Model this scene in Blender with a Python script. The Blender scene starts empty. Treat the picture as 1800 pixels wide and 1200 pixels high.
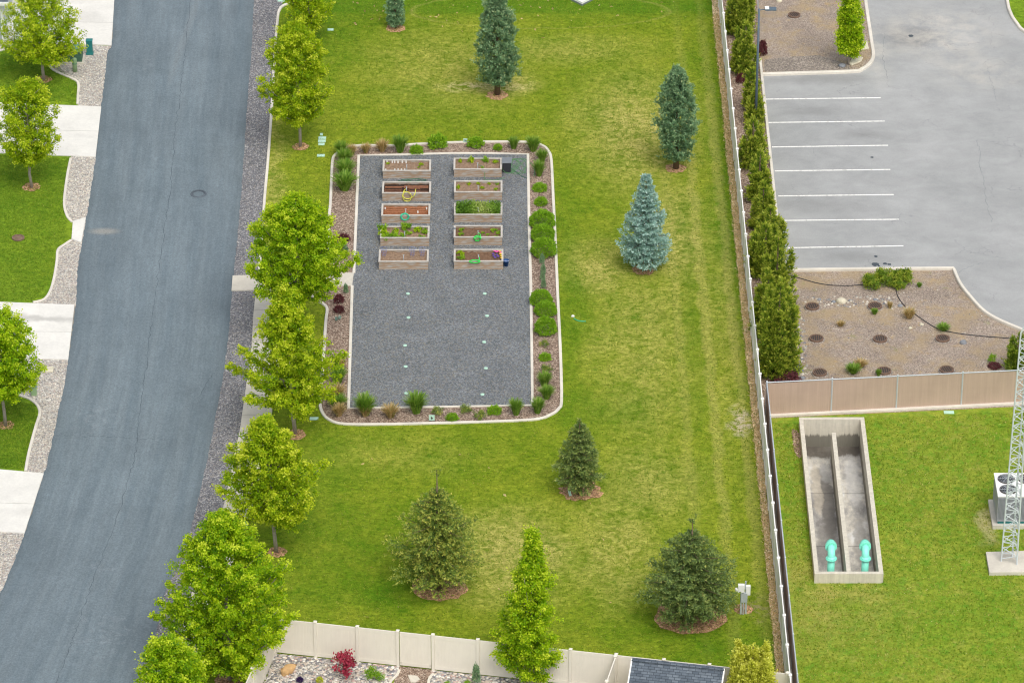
import bpy, math, random
import numpy as np
from mathutils import Vector
R = math.radians
sc = bpy.context.scene
# ------------------------------------------------------------------ camera
TH = R(30.5); F = 7800.0; D = 223.0
CAM = np.array([0.0, -D*math.cos(TH), D*math.sin(TH)])
cd = bpy.data.cameras.new('camera'); cam = bpy.data.objects.new('camera', cd)
sc.collection.objects.link(cam)
cam.location = CAM; cam.rotation_euler = (math.pi/2-TH, 0, 0)
cd.sensor_width = 36; cd.lens = F/1800*36; cd.clip_start = 1; cd.clip_end = 6000
sc.camera = cam
# ------------------------------------------------------------------ world, sun, exposure
SUN_EL, SUN_AZ = R(58), R(158)          # azimuth clockwise from +Y
w = bpy.data.worlds.new('World'); sc.world = w; w.use_nodes = True
wn = w.node_tree; bg = wn.nodes['Background']
sky = wn.nodes.new('ShaderNodeTexSky'); sky.sky_type = 'NISHITA'; sky.sun_disc = False
sky.sun_elevation = SUN_EL; sky.sun_rotation = SUN_AZ; sky.dust_density = 4; sky.air_density = 1
hs = wn.nodes.new('ShaderNodeHueSaturation'); hs.inputs['Saturation'].default_value = .38
wn.links.new(sky.outputs[0], hs.inputs['Color']); wn.links.new(hs.outputs[0], bg.inputs['Color'])
bg.inputs['Strength'].default_value = .16
sl = bpy.data.lights.new('sun', 'SUN'); sun = bpy.data.objects.new('sun', sl); sc.collection.objects.link(sun)
sl.energy = 1.1; sl.angle = R(32); sl.color = (1, .95, .87)
sd = Vector((math.sin(SUN_AZ)*math.cos(SUN_EL), math.cos(SUN_AZ)*math.cos(SUN_EL), math.sin(SUN_EL)))
sun.rotation_euler = sd.to_track_quat('Z', 'Y').to_euler(); sun.location = sd*100
sc.view_settings.view_transform = 'Standard'; sc.view_settings.look = 'None'
sc.view_settings.exposure = 0.22; sc.view_settings.gamma = 1
sc.cycles.filter_width = 1.15

# ------------------------------------------------------------------ helpers
FWD = np.array([0, math.cos(TH), -math.sin(TH)]); UP = np.array([0, math.sin(TH), math.cos(TH)]); RT = np.array([1., 0, 0])
def P(px, py, z=0.0):
    """ground position (at height z) of a spot measured on the photo"""
    d = FWD*F + RT*(px-900) + UP*(600-py)
    t = (z-CAM[2])/d[2]; p = CAM+d*t
    return np.array([p[0], p[1], z])
def ZAT(B, py):
    """height above B whose photo row is py"""
    d = FWD*F + UP*(600-py); t = (B[1]-CAM[1])/d[1]
    return CAM[2]+d[2]*t
def S(py): return F/ (D*math.sin(TH)/ math.sin(TH+math.atan((py-600)/F)) * math.cos(math.atan((py-600)/F)))
def lin(c):
    c = c.lstrip('#'); o = []
    for i in (0, 2, 4):
        v = int(c[i:i+2], 16)/255; o.append(v/12.92 if v <= .04045 else ((v+.055)/1.055)**2.4)
    return tuple(o)
def link(o, parent=None):
    sc.collection.objects.link(o)
    if parent is not None: o.parent = parent
    return o
def tag(o, label, cat, group=None):
    o['label'] = label; o['category'] = cat
    if group: o['group'] = group
    return o
def thing(name, label, cat, loc=(0, 0, 0), rz=0, group=None):
    o = bpy.data.objects.new(name, None); link(o); o.location = tuple(loc); o.rotation_euler[2] = rz
    o.empty_display_size = .2
    return tag(o, label, cat, group)
def struct(o, kind='structure'):
    o['kind'] = kind; return o
def dup(root, loc, rz=0, scale=None, label=None):
    r = root.copy(); link(r); r.location = tuple(loc); r.rotation_euler[2] = rz
    if scale: r.scale = scale if hasattr(scale, '__len__') else (scale,)*3
    if label: r['label'] = label
    for ch in list(root.children):
        c = ch.copy(); link(c, r)
        for g in list(ch.children):
            d = g.copy(); link(d, c)
    return r
class MB:
    def __init__(s): s.v = []; s.f = []
    def add(s, v, f):
        n = len(s.v); s.v += [tuple(map(float, p)) for p in v]; s.f += [tuple(i+n for i in q) for q in f]; return s
    def box(s, c, d, rz=0, tilt=None):
        x, y, z = [k/2 for k in d]; ca, sa = math.cos(rz), math.sin(rz); v = []
        for k in (-z, z):
            for (i, j) in ((-x, -y), (x, -y), (x, y), (-x, y)):
                v.append((c[0]+i*ca-j*sa, c[1]+i*sa+j*ca, c[2]+k))
        return s.add(v, [(3, 2, 1, 0), (4, 5, 6, 7), (0, 1, 5, 4), (1, 2, 6, 5), (2, 3, 7, 6), (3, 0, 4, 7)])
    def prism(s, poly, z0, z1):
        n = len(poly); v = [(p[0], p[1], z0) for p in poly]+[(p[0], p[1], z1) for p in poly]
        return s.add(v, [tuple(range(n-1, -1, -1)), tuple(range(n, 2*n))]+[(i, (i+1) % n, n+(i+1) % n, n+i) for i in range(n)])
    def tube(s, pts, r, n=8, cap=True):
        pts = [np.array(p, float) for p in pts]; m = len(pts)
        rs = r if hasattr(r, '__len__') else [r]*m
        v = []; up = np.array([0, 0, 1.])
        t0 = pts[1]-pts[0]; a = np.cross(t0, up)
        if np.linalg.norm(a) < 1e-4*np.linalg.norm(t0)+1e-9: a = np.array([1., 0, 0])
        a /= np.linalg.norm(a)
        for i in range(m):
            t = pts[min(i+1, m-1)]-pts[max(i-1, 0)]; t = t/(np.linalg.norm(t)+1e-9)
            a = a-t*a.dot(t); a /= (np.linalg.norm(a)+1e-9); b = np.cross(t, a)
            for k in range(n):
                q = 2*math.pi*k/n; v.append(pts[i]+(a*math.cos(q)+b*math.sin(q))*rs[i])
        f = [(i*n+k, i*n+(k+1) % n, (i+1)*n+(k+1) % n, (i+1)*n+k) for i in range(m-1) for k in range(n)]
        if cap: f += [tuple(range(n-1, -1, -1)), tuple(range((m-1)*n, m*n))]
        return s.add(v, f)
    def lathe(s, prof, c=(0, 0, 0), n=20, cap=True):
        v = []; m = len(prof)
        for (r, z) in prof:
            for k in range(n):
                q = 2*math.pi*k/n; v.append((c[0]+r*math.cos(q), c[1]+r*math.sin(q), c[2]+z))
        f = [(i*n+k, i*n+(k+1) % n, (i+1)*n+(k+1) % n, (i+1)*n+k) for i in range(m-1) for k in range(n)]
        if cap: f += [tuple(range(n-1, -1, -1)), tuple(range((m-1)*n, m*n))]
        return s.add(v, f)
    def build(s, name, mat, parent=None, smooth=False, bevel=0):
        me = bpy.data.meshes.new(name); me.from_pydata(s.v, [], s.f); me.update()
        if smooth: me.polygons.foreach_set('use_smooth', [True]*len(me.polygons))
        me.materials.append(mat); o = bpy.data.objects.new(name, me); link(o, parent)
        if bevel:
            b = o.modifiers.new('bevel', 'BEVEL'); b.width = bevel; b.segments = 2; b.limit_method = 'ANGLE'
        return o
def fastmesh(name, V, nper, mat, rnd=None, parent=None, loc=None):
    """V: (n*nper,3) vertices, faces of nper consecutive vertices"""
    V = np.asarray(V, np.float32).reshape(-1, 3); n = len(V)//nper
    me = bpy.data.meshes.new(name); me.vertices.add(len(V)); me.vertices.foreach_set('co', V.ravel())
    me.loops.add(n*nper); me.loops.foreach_set('vertex_index', np.arange(n*nper, dtype=np.int32))
    me.polygons.add(n); me.polygons.foreach_set('loop_start', np.arange(n, dtype=np.int32)*nper)
    me.polygons.foreach_set('loop_total', np.full(n, nper, np.int32))
    if rnd is not None:
        a = me.attributes.new('rnd', 'FLOAT', 'POINT'); a.data.foreach_set('value', np.repeat(np.clip(rnd, 0, 1), nper).astype(np.float32))
    me.update(calc_edges=True); me.materials.append(mat)
    o = bpy.data.objects.new(name, me); link(o, parent)
    if loc is not None: o.location = tuple(loc)
    return o
def spline(pts, k=6, closed=False):
    pts = [np.array(p, float) for p in pts]; n = len(pts); out = []
    rng = range(n) if closed else range(n-1)
    for i in rng:
        if closed: a, b, c, d = pts[i-1], pts[i], pts[(i+1) % n], pts[(i+2) % n]
        else: a, b, c, d = pts[max(i-1, 0)], pts[i], pts[i+1], pts[min(i+2, n-1)]
        for j in range(k):
            t = j/k; out.append(.5*((2*b)+(-a+c)*t+(2*a-5*b+4*c-d)*t*t+(-a+3*b-3*c+d)*t**3))
    if not closed: out.append(pts[-1])
    return out
def pp(l, z=0): return [P(x, y, z)[:2] for x, y in l]
def sheet(name, poly, z, mat, thick=0, kind='structure'):
    """flat ground sheet; poly are world xy"""
    m = MB(); n = len(poly)
    if thick: m.prism(poly, z-thick, z)
    else: m.add([(p[0], p[1], z) for p in poly], [tuple(range(n))])
    o = m.build(name, mat); struct(o, kind)
    me = o.data
    if not thick and me.polygons[0].normal.z < 0: me.flip_normals()
    if thick:
        import bmesh
        b = bmesh.new(); b.from_mesh(me); bmesh.ops.recalc_face_normals(b, faces=b.faces); b.to_mesh(me); b.free()
    return o
def ribbon(name, path, wd, z, h, mat, closed=False, kind='structure', base=-.02):
    path = [np.array(p[:2], float) for p in path]; n = len(path); m = MB(); v = []
    prof = [(-.5, base), (-.5, h*.75), (-.36, h), (.36, h), (.5, h*.75), (.5, base)]
    for i in range(n):
        a = path[i-1] if (closed or i) else path[i]; b = path[(i+1) % n] if (closed or i < n-1) else path[i]
        t = b-a; t /= np.linalg.norm(t)+1e-9; nn = np.array([-t[1], t[0]])
        ww = wd[i] if hasattr(wd, '__len__') else wd
        for (o, hh) in prof: v.append((path[i][0]+nn[0]*o*ww, path[i][1]+nn[1]*o*ww, z+hh))
    k = len(prof); f = []
    for i in range(n if closed else n-1):
        j = (i+1) % n
        for q in range(k-1): f.append((i*k+q, i*k+q+1, j*k+q+1, j*k+q))
    if not closed: f += [tuple(range(k-1, -1, -1)), tuple((n-1)*k+q for q in range(k))]
    m.add(v, f); o = m.build(name, mat)
    import bmesh
    b = bmesh.new(); b.from_mesh(o.data); bmesh.ops.recalc_face_normals(b, faces=b.faces); b.to_mesh(o.data); b.free()
    return struct(o, kind) if kind else o
def flat_ribbon(name, path, wd, z, mat):
    path = [np.array(p[:2], float) for p in path]; n = len(path); v = []
    for i in range(n):
        t = path[min(i+1, n-1)]-path[max(i-1, 0)]; t /= np.linalg.norm(t)+1e-9; nn = np.array([-t[1], t[0]])
        ww = wd[i] if hasattr(wd, '__len__') else wd
        v += [(path[i][0]-nn[0]*ww/2, path[i][1]-nn[1]*ww/2, z), (path[i][0]+nn[0]*ww/2, path[i][1]+nn[1]*ww/2, z)]
    m = MB(); m.add(v, [(2*i, 2*i+2, 2*i+3, 2*i+1) for i in range(n-1)])
    o = m.build(name, mat)
    if o.data.polygons[0].normal.z < 0: o.data.flip_normals()
    return struct(o)
def inpoly(x, y, poly):
    c = np.zeros(len(x), bool); n = len(poly); j = n-1
    for i in range(n):
        xi, yi = poly[i]; xj, yj = poly[j]
        if yi != yj:
            c ^= ((yi > y) != (yj > y)) & (x < (xj-xi)*(y-yi)/(yj-yi)+xi)
        j = i
    return c

# ------------------------------------------------------------------ materials
class NG:
    def __init__(s, name, rough=.8, spec=.3):
        s.m = bpy.data.materials.new(name); s.m.use_nodes = True; s.t = s.m.node_tree
        s.b = s.t.nodes['Principled BSDF']; s.b.inputs['Roughness'].default_value = rough
        s.b.inputs['Specular IOR Level'].default_value = spec
        s._c = None
    def n(s, ty, **kw):
        o = s.t.nodes.new('ShaderNode'+ty)
        for k, v in kw.items(): setattr(o, k, v)
        return o
    def set(s, sock, v):
        if hasattr(v, 'is_output'): s.t.links.new(v, sock)
        elif hasattr(v, '__len__'): sock.default_value = (*v, 1) if len(v) == 3 and len(sock.default_value) == 4 else v
        else: sock.default_value = v
    def co(s, scale=None, rot=0):
        if s._c is None: s._c = s.n('TexCoord').outputs['Object']
        if scale is None and not rot: return s._c
        mp = s.n('Mapping'); s.t.links.new(s._c, mp.inputs[0])
        if scale: mp.inputs['Scale'].default_value = scale
        mp.inputs['Rotation'].default_value = (0, 0, rot); return mp.outputs[0]
    def noise(s, sc_, det=4, ro=.55, vec=None, dist=0):
        o = s.n('TexNoise'); s.set(o.inputs['Vector'], vec if vec is not None else s.co())
        o.inputs['Scale'].default_value = sc_; o.inputs['Detail'].default_value = det
        o.inputs['Roughness'].default_value = ro; o.inputs['Distortion'].default_value = dist; return o.outputs['Fac']
    def vor(s, sc_, vec=None, feat='F1', rnd=1):
        o = s.n('TexVoronoi', feature=feat); s.set(o.inputs['Vector'], vec if vec is not None else s.co())
        o.inputs['Scale'].default_value = sc_; o.inputs['Randomness'].default_value = rnd; return o
    def ramp(s, fac, stops, interp='LINEAR'):
        o = s.n('ValToRGB'); s.set(o.inputs[0], fac); e = o.color_ramp.elements; o.color_ramp.interpolation = interp
        while len(e) < len(stops): e.new(.5)
        for el, (p, c) in zip(e, stops):
            el.position = p; el.color = (c, c, c, 1) if not hasattr(c, '__len__') else (*c, 1)
        return o.outputs[0]
    def mix(s, f, a, b, bl='MIX'):
        o = s.n('MixRGB', blend_type=bl); s.set(o.inputs[0], f); s.set(o.inputs[1], a); s.set(o.inputs[2], b); return o.outputs[0]
    def math(s, op, a, b=0, clamp=False):
        o = s.n('Math', operation=op, use_clamp=clamp); s.set(o.inputs[0], a); s.set(o.inputs[1], b); return o.outputs[0]
    def sep(s, vec=None):
        o = s.n('SeparateXYZ'); s.set(o.inputs[0], vec if vec is not None else s.co()); return o.outputs
    def patch(s, c, rx, ry=None, soft=.5, rot=0, wob=None):
        """soft elliptic mask 1 inside, 0 outside"""
        mp = s.n('Mapping', vector_type='TEXTURE'); s.set(mp.inputs[0], wob if wob is not None else s.co())
        mp.inputs['Location'].default_value = (c[0], c[1], 0); mp.inputs['Rotation'].default_value = (0, 0, rot)
        mp.inputs['Scale'].default_value = (rx, ry or rx, 50)
        l = s.n('VectorMath', operation='LENGTH'); s.set(l.inputs[0], mp.outputs[0])
        return s.ramp(l.outputs['Value'], [(0, 1), (max(.01, 1-soft), 1), (1, 0)], 'EASE')
    def wob(s, amt, scl):
        nz = s.n('TexNoise'); s.set(nz.inputs['Vector'], s.co()); nz.inputs['Scale'].default_value = scl; nz.inputs['Detail'].default_value = 4
        a = s.n('VectorMath', operation='SUBTRACT'); s.set(a.inputs[0], nz.outputs['Color']); a.inputs[1].default_value = (.5, .5, .5)
        b = s.n('VectorMath', operation='SCALE'); s.set(b.inputs[0], a.outputs[0]); b.inputs['Scale'].default_value = amt
        c = s.n('VectorMath', operation='ADD'); s.set(c.inputs[0], s.co()); s.set(c.inputs[1], b.outputs[0]); return c.outputs[0]
    def bump(s, h, st=.5, d=.02):
        o = s.n('Bump'); o.inputs['Strength'].default_value = st; o.inputs['Distance'].default_value = d
        s.set(o.inputs['Height'], h); s.t.links.new(o.outputs[0], s.b.inputs['Normal']); return s
    def col(s, c): s.set(s.b.inputs['Base Color'], c); return s

def plain(name, c, rough=.6, var=.12, scl=6, metal=0, spec=.3, bump=0):
    g = NG(name, rough, spec); n = g.noise(scl, 5)
    g.col(g.mix(1, c, g.ramp(n, [(.3, 1-var), (.7, 1+var*.4)]), 'MULTIPLY')); g.b.inputs['Metallic'].default_value = metal
    if bump: g.bump(n, bump)
    return g.m

def lawn_mat(name, kind):
    g = NG(name, .9, .12)
    wv = g.wob(3.0, .35)
    big = g.noise(.13, 5, .6); mid = g.noise(.75, 6, .7, g.co((1, .8, 1))); m2 = g.noise(2.6, 4, .65, g.co((1, 1.25, 1), .3), .6); fine = g.noise(6.5, 4, .7, g.co((.8, 1.7, 1), .25), .8); ff = g.noise(19, 3, .7)
    A = lin('#627f12'); B = lin('#8d972a'); C_ = lin('#b9ae66'); Dk = lin('#43720a')
    if kind == 'yard': A = lin('#567c18'); B = lin('#7c9426')
    if kind == 'field': A = lin('#698d1e'); B = lin('#939c38'); C_ = lin('#a79f56'); Dk = lin('#4b751b')
    f0 = g.math('ADD', g.math('ADD', g.math('MULTIPLY', big, .36), g.math('MULTIPLY', mid, .36)), g.math('MULTIPLY', m2, .28))
    base = g.mix(g.ramp(f0, [(.39, 0), (.60, 1)]), A, B)
    if kind == 'park':
        dry = None
        for (x, y, rx, ry, k) in ((880, 150, 3.0, 2.0, 1.2), (1120, 230, 5.5, 10, .85), (1180, 420, 3.2, 10, .75), (1050, 470, 3, 5, .7),
                                  (1130, 600, 4, 16, .5), (900, 980, 4.8, 6, .85), (1080, 960, 3.5, 8, .6), (1300, 745, .7, 1.4, 1.2), (1140, 850, 4, 6, .5),
                                  (790, 120, 7, 8, .45), (700, 800, 6, 3, .2), (1270, 560, 1.4, 22, .35), (480, 330, .9, 16, .6), (990, 90, 8, 3, .4)):
            p = g.math('MULTIPLY', g.patch(P(x, y), rx, ry, .95, wob=wv), k)
            dry = p if dry is None else g.math('MAXIMUM', dry, p)
        f = g.math('MULTIPLY', dry, g.ramp(g.math('ADD', g.math('MULTIPLY', mid, .45), g.math('MULTIPLY', m2, .55)), [(.40, .12), (.58, 1)]), True)
        base = g.mix(f, base, C_)
        base = g.mix(g.math('MULTIPLY', g.patch(P(900, -40), 40, 5.2, .12, wob=g.wob(.8, .7)), .6), base, lin('#4d7812'))
        for (x, y, rx, ry, k) in ((900, 5, 26, 3.8, .35), (560, 60, 4, 8, .6), (620, 1000, 6, 7, .5), (560, 860, 3, 8, .5), (1290, 1130, 7, 3.5, .6), (1240, 120, 1.6, 14, .35),
                                  (1290, 380, 1.6, 24, .75), (1000, 520, 1.3, 20, .5), (1220, 560, .8, 20, .4), (1010, 700, 8, 2.6, .35), (680, 1050, 3.2, 2, .6), (1020, 730, 6, 3, .25), (470, 460, 2, 3, .5)):
            base = g.mix(g.math('MULTIPLY', g.patch(P(x, y), rx, ry, .8, wob=wv), g.math('MULTIPLY', g.ramp(mid, [(.3, 1), (.7, .35)]), k)), base, Dk)
        xs = g.sep(g.co(None, R(-.6)))[0]
        st = g.math('SINE', g.math('MULTIPLY', g.math('ADD', xs, g.math('MULTIPLY', mid, 1.1)), 4.4))
        reg = g.patch(P(1270, 520), 4.2, 45, .7)
        base = g.mix(g.math('MULTIPLY', g.ramp(st, [(.0, 0), (.9, .34)]), reg), base, C_)
        # worn line left by the mower where the far irrigated grass begins
        ring_ = g.n('VectorMath', operation='LENGTH'); mp = g.n('Mapping', vector_type='TEXTURE'); g.set(mp.inputs[0], g.wob(.5, 1.2)); c_ = P(950, 20)
        mp.inputs['Location'].default_value = (c_[0], c_[1], 0); mp.inputs['Scale'].default_value = (7.6, 2.3, 50); g.set(ring_.inputs[0], mp.outputs[0])
        base = g.mix(g.ramp(ring_.outputs['Value'], [(.93, 0), (.98, .3), (1.03, 0)]), base, C_)
    if kind == 'field':
        weeds = g.ramp(g.noise(1.7, 6, .7), [(.50, 0), (.60, 1)])
        base = g.mix(g.math('MULTIPLY', weeds, .6), base, lin('#629326'))
        dr = g.patch(P(1445, 1050), 5, 6, .9, wob=wv)
        base = g.mix(g.math('MULTIPLY', dr, g.ramp(mid, [(.35, 0), (.65, .8)])), base, C_)
        dr = g.patch(P(1730, 925), .8, 1.8, .6, wob=wv); base = g.mix(g.math('MULTIPLY', dr, .8), base, lin('#b7ad7a'))
        base = g.mix(g.ramp(g.noise(.8, 5, .7), [(.56, 0), (.70, .6)]), base, lin('#a5a052'))
        flw = g.ramp(g.vor(2.6).outputs['Distance'], [(.035, 1), (.05, 0)]); base = g.mix(g.math('MULTIPLY', flw, .8), base, lin('#e6dcc0'))
    spots = g.ramp(g.noise(1.35, 3, .6), [(.64, 0), (.70, 1)])
    base = g.mix(g.math('MULTIPLY', spots, .5), base, Dk)
    base = g.mix(1, base, g.ramp(m2, [(.3, .84), (.7, 1.16)]), 'MULTIPLY')
    if kind == 'park':
        bare = g.patch(P(1302, 742), .75, 2.0, .8, wob=g.wob(1.6, 1.3)); base = g.mix(g.math('MULTIPLY', bare, g.ramp(m2, [(.42, 0), (.54, 1)])), base, lin('#c2b59a'))
        bare = g.patch(P(1335, 1068), .9, 1.6, .9, wob=g.wob(1.6, 1.1)); base = g.mix(g.math('MULTIPLY', bare, g.ramp(m2, [(.44, 0), (.56, .8)])), base, lin('#8a7c62'))
        bare = g.patch(P(850, 152), 3.6, .9, .9, wob=g.wob(1.6, 1.1)); base = g.mix(g.math('MULTIPLY', bare, g.ramp(m2, [(.40, 0), (.56, .8)])), base, lin('#cbbd8c'))
    kf = .84 if kind == 'field' else .66
    base = g.mix(1, base, g.ramp(fine, [(.3, kf), (.5, 1.0), (.7, 2-kf)]), 'MULTIPLY')
    base = g.mix(1, base, g.ramp(ff, [(.3, .8), (.7, 1.2)]), 'MULTIPLY')
    h = g.math('ADD', fine, g.math('MULTIPLY', ff, .6)); g.col(base).bump(h, .7, .06); return g.m
def stone_mat(name, cols, scale, dark=.45, rough=.85, bump=.8, extra=None):
    g = NG(name, rough, .3); v = g.vor(scale); hv = g.sep(v.outputs['Color'])[0]; n = len(cols)
    c = g.ramp(hv, [(i/n, cols[i]) for i in range(n)], 'CONSTANT')
    c = g.mix(1, c, g.ramp(v.outputs['Distance'], [(0, 1.1), (.55, 1), (.85, dark)]), 'MULTIPLY')
    c = g.mix(1, c, g.ramp(g.noise(.5, 5, .6), [(.3, .86), (.7, 1.12)]), 'MULTIPLY')
    c = g.mix(1, c, g.ramp(g.noise(scale*.45, 4, .7), [(.3, .75), (.7, 1.25)]), 'MULTIPLY')
    if extra: c = extra(g, c)
    g.col(c).bump(g.math('SUBTRACT', 1, v.outputs['Distance']), bump, .05); return g.m
def leaf_mat(name, cols, trans=.3, rough=.55):
    g = NG(name, rough, .25); a = g.n('Attribute', attribute_name='rnd'); n = len(cols)
    c = g.ramp(a.outputs['Fac'], [(i/(n-1), cols[i]) for i in range(n)]); g.col(c)
    if trans:
        t = g.n('BsdfTranslucent'); g.set(t.inputs['Color'], g.mix(1, c, (1.25, 1.2, .7), 'MULTIPLY'))
        m = g.n('MixShader'); m.inputs[0].default_value = trans; g.t.links.new(g.b.outputs[0], m.inputs[1]); g.t.links.new(t.outputs[0], m.inputs[2])
        g.t.links.new(m.outputs[0], g.t.nodes['Material Output'].inputs[0])
    return g.m
def concrete(name, c, stain=.2, joints=None):
    g = NG(name, .85, .25); a = g.noise(.6, 6, .65); b = g.noise(7, 5, .7)
    k = g.mix(1, c, g.ramp(a, [(.3, 1-stain), (.65, 1.03)]), 'MULTIPLY'); k = g.mix(1, k, g.ramp(b, [(.3, .93), (.7, 1.05)]), 'MULTIPLY')
    g.col(k).bump(b, .15); return g.m

M = {}
M['park'] = lawn_mat('park_grass', 'park'); M['yard'] = lawn_mat('yard_grass', 'yard'); M['field'] = lawn_mat('field_grass', 'field')
M['concrete'] = concrete('pale_concrete', lin('#cfc9bb')); M['drive'] = concrete('driveway_concrete', lin('#dfddd6'), .12)
def drive_stain():
    t = M['drive'].node_tree; g = NG.__new__(NG); g.m = M['drive']; g.t = t; g.b = t.nodes['Principled BSDF']; g._c = None
    src = g.b.inputs['Base Color'].links[0].from_socket; c = src; wv = g.wob(1.2, .9)
    for (x, y, rx, ry, k) in ((85, 562, 3.2, .45, .5), (20, 560, 2.5, .4, .3), (150, 240, 1.6, .5, .18), (60, 900, 2.4, .6, .2), (150, 30, 1.6, 1.2, .15)):
        c = g.mix(g.math('MULTIPLY', g.patch(P(x, y), rx, ry, .9, wob=wv), k), c, lin('#96948f'))
    g.set(g.b.inputs['Base Color'], c)
drive_stain()
M['kerb'] = concrete('kerb_concrete', lin('#ddd7ca'), .18)
M['gravel'] = stone_mat('grey_gravel', [lin(c) for c in ('#74797d', '#7d8286', '#6a6f73', '#888c8f', '#64696d', '#827f76')], 17, .7)
M['verge'] = stone_mat('dark_gravel', [lin(c) for c in ('#77787b', '#828387', '#67686c', '#a5a3a2', '#717074', '#8f8a86')], 16, .65)
M['rock'] = stone_mat('river_rock', [lin(c) for c in ('#c6c2ba', '#b3afa8', '#d8d4cb', '#b5a79e', '#a19f9c', '#cbc1b1', '#aca69c')], 15, .7)
M['whiterock'] = stone_mat('white_rock', [lin(c) for c in ('#c9c4bd', '#ada8a4', '#e2ded6', '#b79f96', '#8f8e90', '#cdbfb0', '#7b7a80')], 8, .4)
M['mulch'] = stone_mat('bark_mulch', [lin(c) for c in ('#8c7768', '#9b8675', '#746153', '#a99585', '#826e60', '#bba998')], 17, .6)
M['ring'] = stone_mat('ring_mulch', [lin(c) for c in ('#c69a76', '#b58a66', '#d6ae86', '#a07a5c', '#caa07a')], 14, .5)
def dirt_extra(g, c):
    d = g.ramp(g.noise(.55, 6, .7), [(.47, 0), (.62, 1)]); c = g.mix(g.math('MULTIPLY', d, .65), c, lin('#b09a74'))
    d = g.ramp(g.noise(1.4, 5, .7), [(.58, 0), (.68, 1)]); c = g.mix(g.math('MULTIPLY', d, .5), c, lin('#c0a26c'))
    d = g.ramp(g.noise(.9, 5, .7, g.co((1, 1, 1), .7)), [(.62, 0), (.70, 1)]); return g.mix(g.math('MULTIPLY', d, .5), c, lin('#7f8a3c'))
M['dirt'] = stone_mat('bark_dirt', [lin(c) for c in ('#a59689', '#96887c', '#b0a192', '#897b70', '#b8aa9a')], 23, .8, extra=dirt_extra)
M['dirtg'] = stone_mat('fine_grey_gravel', [lin(c) for c in ('#9c9184', '#8a8077', '#aaa094', '#7f776f')], 18, .7)
M['straw'] = stone_mat('straw', [lin(c) for c in ('#e6cda4', '#d6b98e', '#f0dab4', '#c9aa80')], 12, .5)
# asphalt
def road_mat():
    g = NG('sealed_asphalt', .72, .35)
    ac = g.n('Attribute', attribute_name='across').outputs['Fac']; cx = g.n('CombineXYZ'); g.set(cx.inputs[0], g.math('MULTIPLY', ac, 7)); g.set(cx.inputs[1], g.math('MULTIPLY', g.sep()[1], .055))
    st = g.noise(1.5, 6, .65, cx.outputs[0]); cx2 = g.n('CombineXYZ'); g.set(cx2.inputs[0], g.math('MULTIPLY', ac, 24)); g.set(cx2.inputs[1], g.math('MULTIPLY', g.sep()[1], .16)); st2 = g.noise(1.6, 5, .7, cx2.outputs[0]); bg_ = g.noise(.18, 4, .6); f = g.noise(14, 4, .8)
    c = g.mix(g.ramp(st, [(.25, 0), (.75, 1)]), lin('#606e76'), lin('#768288'))
    c = g.mix(1, c, g.ramp(st2, [(.3, .9), (.7, 1.1)]), 'MULTIPLY')
    c = g.mix(1, c, g.ramp(ac, [(0, .8), (.05, .97), (.22, .98), (.38, 1.05), (.5, 1.03), (.62, 1.05), (.8, .97), (.93, .97), (1, .8)]), 'MULTIPLY')
    c = g.mix(1, c, g.ramp(bg_, [(.3, .88), (.7, 1.08)]), 'MULTIPLY')
    c = g.mix(g.math('MULTIPLY', g.patch(P(327, 60), .34, 9, .7, R(-5)), .28), c, lin('#8a9193'))
    c = g.mix(g.math('MULTIPLY', g.patch(P(183, 407), 1.1, .5, .8), .55), c, lin('#a09c92'))
    for (x, y, rx, ry) in ((178, 1120, 2.6, 4), (170, 740, 1.8, 3), (250, 115, 1.2, 1.2), (180, 992, 1.5, .9)):
        c = g.mix(g.math('MULTIPLY', g.patch(P(x, y), rx, ry, .95), g.ramp(g.noise(2.2, 6, .75), [(.5, 0), (.7, .6)])), c, lin('#8e979d'))
    gr = g.vor(16); c = g.mix(1, c, g.ramp(g.sep(gr.outputs['Color'])[0], [(0, .88), (1, 1.12)]), 'MULTIPLY'); c = g.mix(1, c, g.ramp(g.noise(1.6, 6, .75, g.co((1, .5, 1), R(8))), [(.3, .93), (.7, 1.07)]), 'MULTIPLY')
    sp = g.ramp(g.vor(3.1).outputs['Distance'], [(.03, 1), (.05, 0)]); c = g.mix(g.math('MULTIPLY', sp, .45), c, lin('#b4b2ac'))
    c = g.mix(1, c, g.ramp(f, [(.3, .86), (.7, 1.14)]), 'MULTIPLY'); g.col(c).bump(f, .35, .02); return g.m
M['road'] = road_mat()
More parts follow.
